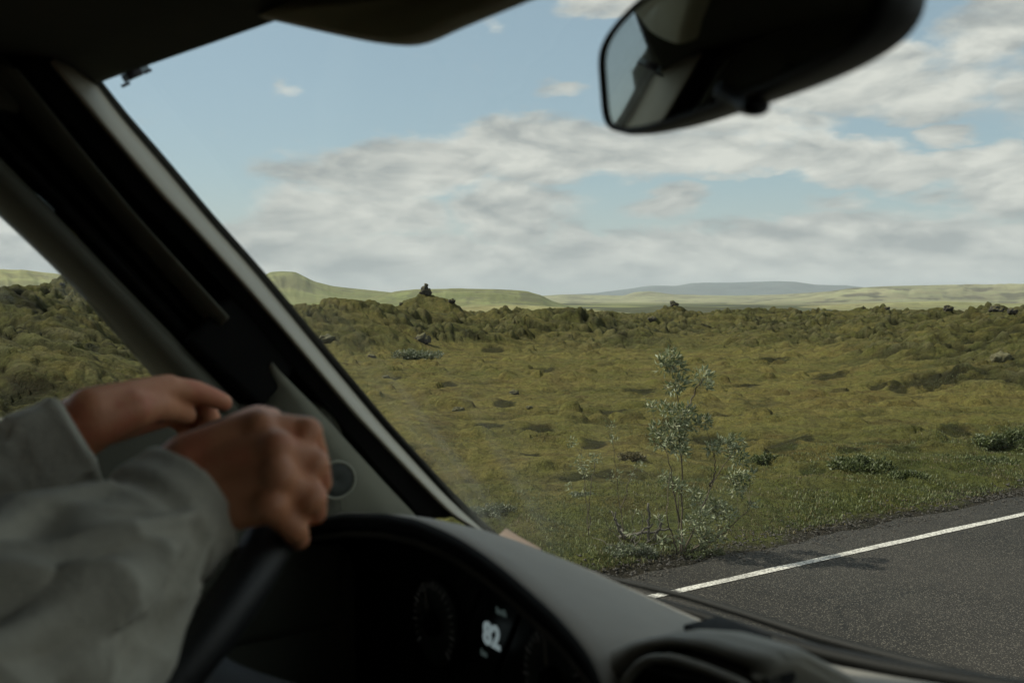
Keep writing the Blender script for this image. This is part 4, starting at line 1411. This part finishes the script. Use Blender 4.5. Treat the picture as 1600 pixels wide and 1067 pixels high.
def rock(c, r, seed, squash=.8, sub=4, rug=.28):
    bm = bmesh.new(); bmesh.ops.create_icosphere(bm, subdivisions=sub, radius=1)
    bm.verts.index_update()
    V = np.array([v.co[:] for v in bm.verts]); F = [tuple(v.index for v in f.verts) for f in bm.faces]; bm.free()
    d = fbm(V[:, 0] * 1.4 + seed, V[:, 1] * 1.4 + V[:, 2] * 1.1, 5, seed) + .6 * fbm(V[:, 2] * 1.9 + seed, V[:, 0] * 1.7, 4, seed + 3)
    V = V * (1 + rug * d)[:, None]
    return V * np.array(r)[None] * np.array([1, 1, squash]) + np.asarray(c)[None], F


def add_rock(px, py, d, w_px, label, mat='rock', sink=.3, squash=.75, seed=1, name='boulder', group=None):
    p_ = ray_hit(px, py + w_px * .45)
    if math.hypot(p_[0], p_[1]) > 110:
        x, y, zz = at_px(px, py, d); p_ = np.array([x, y, ground_z(x, y)])
    x, y, z = p_
    r_ = .72 * w_px * math.hypot(x, y) / F_PX
    V, F = rock((x, y, z + r_ * squash * .18), (r_, r_ * .9, r_), seed, squash)
    return tag(obj(name, V, F, M[mat], None, True, p_), label, 'rock', group)


# rock stack on the cone: three lumps fused into one piece
x, y, z = at_px(665, 460, 57.6)
z = ground_z(x, y)
stack = MB()
for k, (dx, dz, r_) in enumerate(((0, .06, .26), (-.05, .30, .19), (.02, .50, .12), (.17, .14, .17), (-.2, .06, .16))):
    V, F = rock((x + dx, y, z + dz), (r_, r_, r_), 401 + k, 1.0, 3, .35); stack.add(V, F)
tag(stack.build('rock_stack', M['rock'], None, True, (x, y, z)), 'dark upright rock stack on top of the mossy cone', 'rock')
x, y, z = at_px(1053, 482, 63.5); z = ground_z(x, y)
stack = MB()
for k, (dx, dz, r_) in enumerate(((0, .05, .22), (-.08, .25, .15), (.15, .12, .14))):
    V, F = rock((x + dx, y, z + dz), (r_, r_, r_), 431 + k, 1.0, 3, .35); stack.add(V, F)
tag(stack.build('rock_stack', M['rock'], None, True, (x, y, z)), 'small dark rock pile capping the low mound right of the plateau', 'rock')
GR = 'rocks scattered over the lava field'
add_rock(706, 469, 56, 7, 'dark rock jutting from the right shoulder of the cone', seed=21)
add_rock(627, 474, 56, 5, 'dark rock on the left shoulder of the cone', seed=22)
add_rock(1020, 497, 58, 9, 'dark rock left of the small capped mound', seed=23)
add_rock(1482, 480, 52, 9, 'dark skyline rock left of the twin rocks', seed=24)
add_rock(1557, 481, 50, 13, 'larger of two dark skyline rocks near the right edge', seed=25)
add_rock(1582, 484, 50, 9, 'smaller of two dark skyline rocks near the right edge', seed=26)
add_rock(1385, 481, 60, 7, 'small dark rock on the long right skyline', seed=27)
add_rock(97, 444, 44, 5, 'small dark knob on the mound beyond the side window', seed=28)
add_rock(717, 636, 17.5, 13, 'rounded grey boulder lying alone on the moss near the pillar', 'lichen', seed=31, squash=.55)
add_rock(803, 611, 21, 11, 'rounded dark boulder alone in mid moss below the hills', 'rock', seed=32, squash=.7)
add_rock(602, 587, 25, 9, 'small grey boulder beside the windscreen pillar', 'lichen', seed=33, squash=.5)
add_rock(580, 554, 33, 9, 'small brown rock at the foot of the left mound', 'rock', seed=34, squash=.6)
add_rock(510, 524, 37, 17, 'pale flat boulder at the foot of the left mound', 'lichen', seed=35, squash=.5)
add_rock(1565, 556, 31, 20, 'big rounded boulder on the right hand slope', 'lichen', seed=37, squash=.8)
add_rock(827, 634, 18, 7, 'small flat grey stone right of the lone dark boulder', 'lichen', seed=39, squash=.5)
add_rock(660, 528, 39, 16, 'dark overhanging boulder at the foot of the left mound', 'rock', seed=40, squash=.9)

# ------------------------------------------------------------------ plants


def leaves(centres, rs, n, size, seed, up=.3, aspect=.33):
    """folded leaf blades scattered through clumps; returns verts, faces"""
    rg = np.random.default_rng(seed)
    V, F = [], []
    for c, r in zip(centres, rs):
        k = max(3, int(n * (r ** 2)))
        for _ in range(k):
            d = rg.normal(size=3); d /= np.linalg.norm(d)
            p_ = np.asarray(c) + d * r * rg.uniform(.15, 1.0) ** .6 * np.array([1, 1, .85])
            t_ = d * .6 + rg.normal(size=3) * .6 + np.array([.25, 0, up]); t_ /= np.linalg.norm(t_)
            a_, b_ = frame_of(t_)
            w = rg.uniform(0, 6.28); s_ = math.cos(w) * a_ + math.sin(w) * b_
            nn = np.cross(t_, s_)
            L = size * rg.uniform(.6, 1.25); wd = L * aspect * .5
            i = len(V)
            V += [p_, p_ + t_ * L * .5 + s_ * wd + nn * wd * .35, p_ + t_ * L - nn * L * .08, p_ + t_ * L * .5 - s_ * wd + nn * wd * .35]
            F += [(i, i + 1, i + 2), (i, i + 2, i + 3)]
    return V, F


def plant(name, label, cat, root_px, stems, clumps, leaf_n, leaf_size, leaf_mat_, seed, r0=.008, r1=.002, group=None, bark='bark', spread=.16):
    rg = np.random.default_rng(seed)
    b0 = ray_hit(*root_px)
    d = (b0 - EYEV) @ FW
    o = thing(name, label, cat, tuple(b0), group)
    sm = MB(); ends = []
    for st in stems:
        P_ = [PD(x, y, d + (rg.uniform(-1, 1) * spread if i else 0)) for i, (x, y) in enumerate(st)]
        P_[0] = P_[0] * .5 + b0 * .5 if st[0][1] > root_px[1] - 40 else P_[0]
        P_ = resample(P_, 14)
        P_[1:-1] += rg.normal(size=(12, 3)) * .006
        sm.add(*tube(P_, np.linspace(r0, r1, 14) * rg.uniform(.8, 1.1), 7))
        ends.append(P_)
    cs, rs = [], []
    for (x, y, r_) in clumps:
        c = PD(x, y, d + rg.uniform(-1, 1) * spread)
        cs.append(c); rs.append(r_ * d / F_PX)
        # a twig from the nearest stem point
        allp = np.vstack(ends); q = allp[np.argmin(np.linalg.norm(allp - c + np.array([0, 0, .08]), axis=1))]
        sm.add(*tube(resample([q, (q + c) / 2 + rg.normal(size=3) * .012, c], 6), np.linspace(r1 * 1.3, r1 * .6, 6), 5))
    sm.build('stems', M[bark], o)
    if clumps:
        V, F = leaves(cs, rs, leaf_n, leaf_size, seed + 5)
        obj('leaves', V, F, M[leaf_mat_], o, False)
    return o


plant('willow_shrub', 'tall slender willow with silvery leaves at the roadside', 'shrub', (1066, 868),
      [[(1066, 868), (1064, 790), (1067, 720), (1063, 650), (1050, 560)], [(1070, 862), (1095, 800), (1110, 758), (1146, 705), (1156, 688)], [(1078, 862), (1130, 834), (1172, 790)],
       [(1062, 815), (1046, 720), (1030, 680)], [(1063, 655), (1085, 612), (1102, 586)], [(1058, 868), (1060, 800), (1058, 740)], [(1072, 866), (1104, 838), (1128, 826)], [(1110, 760), (1118, 728), (1114, 700)], [(1050, 866), (1040, 800), (1046, 742)]],
      [(1046, 562, 19), (1036, 574, 12), (1060, 572, 12), (1098, 588, 16), (1106, 604, 9), (1062, 600, 15), (1048, 606, 9), (1018, 634, 9), (1040, 640, 13), (1066, 648, 20), (1055, 668, 17), (1080, 664, 14), (1100, 658, 12), (1026, 672, 15),
       (1032, 690, 15), (1056, 692, 20), (1066, 706, 13), (1112, 700, 12), (1134, 696, 16), (1150, 692, 16), (1154, 716, 14), (1146, 742, 13), (1160, 748, 13), (1172, 740, 8), (1150, 764, 12), (1112, 792, 19), (1096, 812, 20), (1126, 796, 14),
       (1100, 836, 16), (1044, 752, 13), (1062, 760, 11), (1084, 770, 10), (985, 832, 7), (1036, 846, 9), (1062, 838, 9), (1030, 812, 7), (1140, 806, 11), (1120, 842, 12), (1080, 816, 13), (1176, 788, 6), (1036, 744, 8), (1130, 820, 8), (1090, 784, 12)],
      17500, .050, 'willow_leaf', 501)
plant('willow_sapling', 'thin wispy willow sapling, leftmost of the roadside stems', 'shrub', (920, 838), [[(920, 838), (914, 760), (905, 690)], [(918, 820), (924, 750), (932, 716)]],
      [(893, 692, 10), (906, 724, 13), (930, 716, 11), (918, 738, 10), (888, 760, 7)], 15000, .032, 'willow_leaf', 511, .0045, .0014)
plant('willow_sapling', 'thin bare willow sapling between the leftmost sapling and the tall willow', 'shrub', (975, 850), [[(975, 850), (966, 760), (958, 690), (954, 662)], [(970, 800), (985, 740), (1000, 724)]],
      [(954, 664, 8), (958, 684, 10), (962, 740, 9), (1000, 728, 9), (985, 745, 8), (950, 746, 6)], 13000, .030, 'willow_leaf', 521, .0045, .0014)
plant('dead_branch', 'grey split dead branch at the foot of the willow', 'branch', (975, 842), [[(975, 842), (968, 820), (955, 798)], [(972, 838), (960, 812), (962, 800)], [(960, 835), (1010, 832), (1050, 828)], [(985, 856), (996, 836), (1020, 818)]],
      [], 0, 0, 'willow_leaf', 531, .012, .006, bark='dead_wood')
plant('dead_stump', 'short dark upright stub of wood left of the willow stem', 'branch', (1014, 848), [[(1014, 848), (1015, 815), (1013, 786)], [(1032, 842), (1033, 820), (1032, 804)]], [], 0, 0, 'willow_leaf', 541, .013, .010, bark='dead_wood', spread=.02)
plant('bare_twigs', 'tangle of thin leafless twigs left of the willow', 'branch', (985, 862), [[(985, 862), (960, 835), (932, 796)], [(985, 860), (950, 850), (925, 838)], [(1000, 862), (990, 826), (985, 800)], [(1004, 860), (1024, 836), (1040, 800)], [(985, 860), (1000, 840), (1006, 800)], [(1010, 862), (1040, 840), (1090, 828)]],
      [(995, 790, 6), (940, 800, 6), (1002, 800, 6)], 9000, .03, 'willow_leaf', 551, .004, .0014, bark='dead_wood')


def bush(label, px, py, w_px, h_px, seed, mat='bush_leaf', n=900, size=.03, name='low_bush', group=None):
    """a dome of small leaves on short stems"""
    rg = np.random.default_rng(seed)
    b0 = ray_hit(px, py)
    d = math.hypot(b0[0], b0[1])
    b0[2] -= .03
    w, h = w_px * d / F_PX, .8 * h_px * d / F_PX
    o = thing(name, label, 'bush', tuple(b0), group)
    sm = MB(); cs, rs = [], []
    for k in range(16):
        a_ = rg.uniform(0, 6.28); q = math.sqrt(rg.uniform(0, 1))
        tip = b0 + np.array([math.cos(a_) * q * w, math.sin(a_) * q * w * .6, h * (1 - .6 * q * q) * rg.uniform(.7, 1.1)])
        sm.add(*tube(resample([b0 + (tip - b0) * np.array([.3, .3, 0]), (b0 + tip) / 2 + np.array([0, 0, .1 * h]), tip], 6), np.linspace(.006, .002, 6) * max(1, d / 12), 5))
        for f in (.6, 1.0):
            cs.append(b0 + (tip - b0) * f); rs.append(max(h * .34, w * .16))
    sm.build('stems', M['bark'], o)
    V, F = leaves(cs, rs, n / (np.mean(rs) ** 2) / len(cs), size, seed, .4, .5)
    obj('leaves', V, F, M[mat], o, False)
    return o


bush('dark green leafy bush at the right edge of the moss', 1578, 697, 48, 22, 601, n=2600, size=.05)
bush('dark spiky low bush beside a moss hollow right of the willow', 1196, 719, 22, 13, 602, n=900, size=.045)
bush('low brown twiggy heather patch between saplings and willow', 988, 716, 26, 9, 603, 'straw', n=900, size=.035)
bush('broad green dwarf shrub patch in the right foreground moss', 1335, 730, 56, 16, 604, n=2600, size=.045)
bush('pale green dwarf shrub at the foot of the left mound', 655, 560, 42, 14, 605, 'pale_leaf', n=2400, size=.075)
bush('silvery herb clump by the foot of the windscreen pillar', 775, 800, 48, 16, 607, 'pale_leaf', n=2200, size=.024)
bush('silvery herb clump in front of the bare twigs', 985, 866, 44, 20, 608, 'pale_leaf', n=2000, size=.026)
bush('green herb clump at the foot of the tall willow', 1085, 864, 46, 13, 609, n=1500, size=.032)
bush('low green herb clump behind the leftmost sapling', 905, 775, 30, 8, 610, 'pale_leaf', n=900, size=.024)
bush('green scrub beside the moss just above the far verge', 1545, 722, 40, 8, 611, n=1500, size=.035)
bush('green scrub halfway along the verge right of the dwarf shrub', 1420, 745, 40, 8, 612, n=1500, size=.035)


def blades(name, label, n, e_lo, e_hi, hgt, mat, seed, dens_seed, thr):
    rg = np.random.default_rng(seed)
    u = rg.uniform(-1.5, 26, n) ** 1.0; e = e_lo + (e_hi - e_lo) * rg.uniform(0, 1, n) ** 1.7
    x = u * CF[0] + (V_GRASS + e) * CL[0]; y = u * CF[1] + (V_GRASS + e) * CL[1]
    ok = (fbm(x * .9, y * .9, 4, dens_seed) + .25 * fbm(x * 5, y * 5, 2, dens_seed + 4) > thr) & (y > 3.5) & (np.abs(x / np.maximum(y, .1)) < .66)
    x, y = x[ok], y[ok]; k = len(x)
    z, _ = terrain(x, y)
    hh = hgt * rg.uniform(.4, 1.2, k); w = hh * .10 + .0025
    a_ = rg.uniform(0, 6.28, k); lean = rg.uniform(.1, .7, k) * hh
    dx, dy = np.cos(a_), np.sin(a_)
    p0 = np.stack([x - dy * w, y + dx * w, z - .01], 1); p1 = np.stack([x + dy * w, y - dx * w, z - .01], 1)
    m0 = np.stack([x - dy * w * .7 + dx * lean * .4, y + dx * w * .7 + dy * lean * .4, z + hh * .6], 1); m1 = np.stack([x + dy * w * .7 + dx * lean * .4, y - dx * w * .7 + dy * lean * .4, z + hh * .6], 1)
    tp_ = np.stack([x + dx * lean, y + dy * lean, z + hh], 1)
    V = np.stack([p0, p1, m1, m0, tp_], 1).reshape(-1, 3)
    i = np.arange(k) * 5
    me = bpy.data.meshes.new(name)
    F = np.concatenate([np.stack([i, i + 1, i + 2, i + 3], 1).ravel(), np.stack([i + 3, i + 2, i + 4], 1).ravel()]).astype(np.int32)
    starts = np.r_[np.arange(k) * 4, k * 4 + np.arange(k) * 3].astype(np.int32)
    me.vertices.add(len(V)); me.vertices.foreach_set('co', V.ravel())
    me.loops.add(len(F)); me.loops.foreach_set('vertex_index', F)
    me.polygons.add(len(starts)); me.polygons.foreach_set('loop_start', starts)
    me.update(calc_edges=True); me.validate()
    me.materials.append(M[mat])
    o = bpy.data.objects.new(name, me); S.collection.objects.link(o)
    return tag(o, label, 'grass', kind='stuff')


blades('grass', 'green verge grass growing along the road edge', 90000, .0, 2.4, .026, 'grass', 701, 711, .02)
blades('dry_grass', 'dry straw coloured grass mixed into the verge', 40000, -.05, 2.6, .024, 'straw', 702, 721, .05)
blades('herbs', 'scattered low green herbs in the moss', 60000, 1.0, 7.0, .018, 'grass', 703, 731, .42)

rg = np.random.default_rng(741)
gm_ = MB()
octa = np.array([(1, 0, 0), (-1, 0, 0), (0, 1, 0), (0, -1, 0), (0, 0, 1), (0, 0, -1)], float)
OF = [(0, 2, 4), (2, 1, 4), (1, 3, 4), (3, 0, 4), (2, 0, 5), (1, 2, 5), (3, 1, 5), (0, 3, 5)]
u_ = rg.uniform(1, 16, 3600); e_ = V_GRASS + rg.normal(-.10, .16, 3600)
gx_ = u_ * CF[0] + e_ * CL[0]; gy_ = u_ * CF[1] + e_ * CL[1]
gz_, _ = terrain(gx_, gy_)
for k in range(3600):
    r_ = rg.uniform(.004, .016) * (1.6 if rg.uniform() > .95 else 1)
    gm_.add(octa * r_ * rg.uniform(.6, 1.2, (6, 3)) * np.array([1, 1, .7]) + np.array([gx_[k], gy_[k], max(gz_[k], 0.0) + r_ * .3]), OF)
gr_o = gm_.build('gravel', simple('road_gravel', (.05, .045, .038), .9, .5, 3), None, False)
tag(gr_o, 'loose dark gravel along the crumbled road edge', 'gravel', kind='stuff')

# ------------------------------------------------------------------ far farm
fx, fy, fz = at_px(457, 461, 2050)
for k, (dx, wd, lab) in enumerate(((0, 7, 'tiny white farmhouse at the foot of the green left hill'), (13, 5, 'tiny white barn beside the farmhouse under the left hill'))):
    o = thing('farmhouse' if k == 0 else 'barn', lab, 'house', (fx + dx, fy, fz - 3))
    h_ = 5 if k == 0 else 4
    b_ = MB(); b_.add(*rbox((fx + dx, fy, fz - 3 + h_ / 2), (wd, 4, h_ / 2), .1)); b_.build('wall', simple('white_render', (.75, .74, .7), .8, .04), o, False)
    z0 = fz - 3 + h_
    r_ = MB(); c = np.array([fx + dx, fy, z0])
    r_.add([c + q for q in np.array([(-wd - .4, -4.5, 0), (wd + .4, -4.5, 0), (wd + .4, 4.5, 0), (-wd - .4, 4.5, 0), (-wd - .4, 0, 3), (wd + .4, 0, 3)])],
           [(0, 1, 5, 4), (2, 3, 4, 5), (0, 4, 3), (1, 2, 5), (3, 2, 1, 0)]); r_.build('roof', simple('roof_sheet', (.5, .47, .42), .7, .05), o, False)

# ------------------------------------------------------------------ air
hz, t, p = material('haze_air')
t.n.remove(p)
pvn = t.node('ShaderNodeVolumePrincipled')
pvn.inputs['Color'].default_value = (.80, .88, .95, 1)
pvn.inputs['Density'].default_value = 4.8e-5
t.l.new(pvn.outputs[0], t.n['Material Output'].inputs['Volume'])
hs = 26000.0
o = obj('haze', [(sx * hs, sy * hs, z) for z in (-9, 520) for sy in (-1, 1) for sx in (-1, 1)], [(0, 2, 3, 1), (4, 5, 7, 6), (0, 1, 5, 4), (1, 3, 7, 5), (3, 2, 6, 7), (2, 0, 4, 6)], hz, None, False)
tag(o, 'thin pale haze in the air over the whole valley', 'haze', kind='stuff')
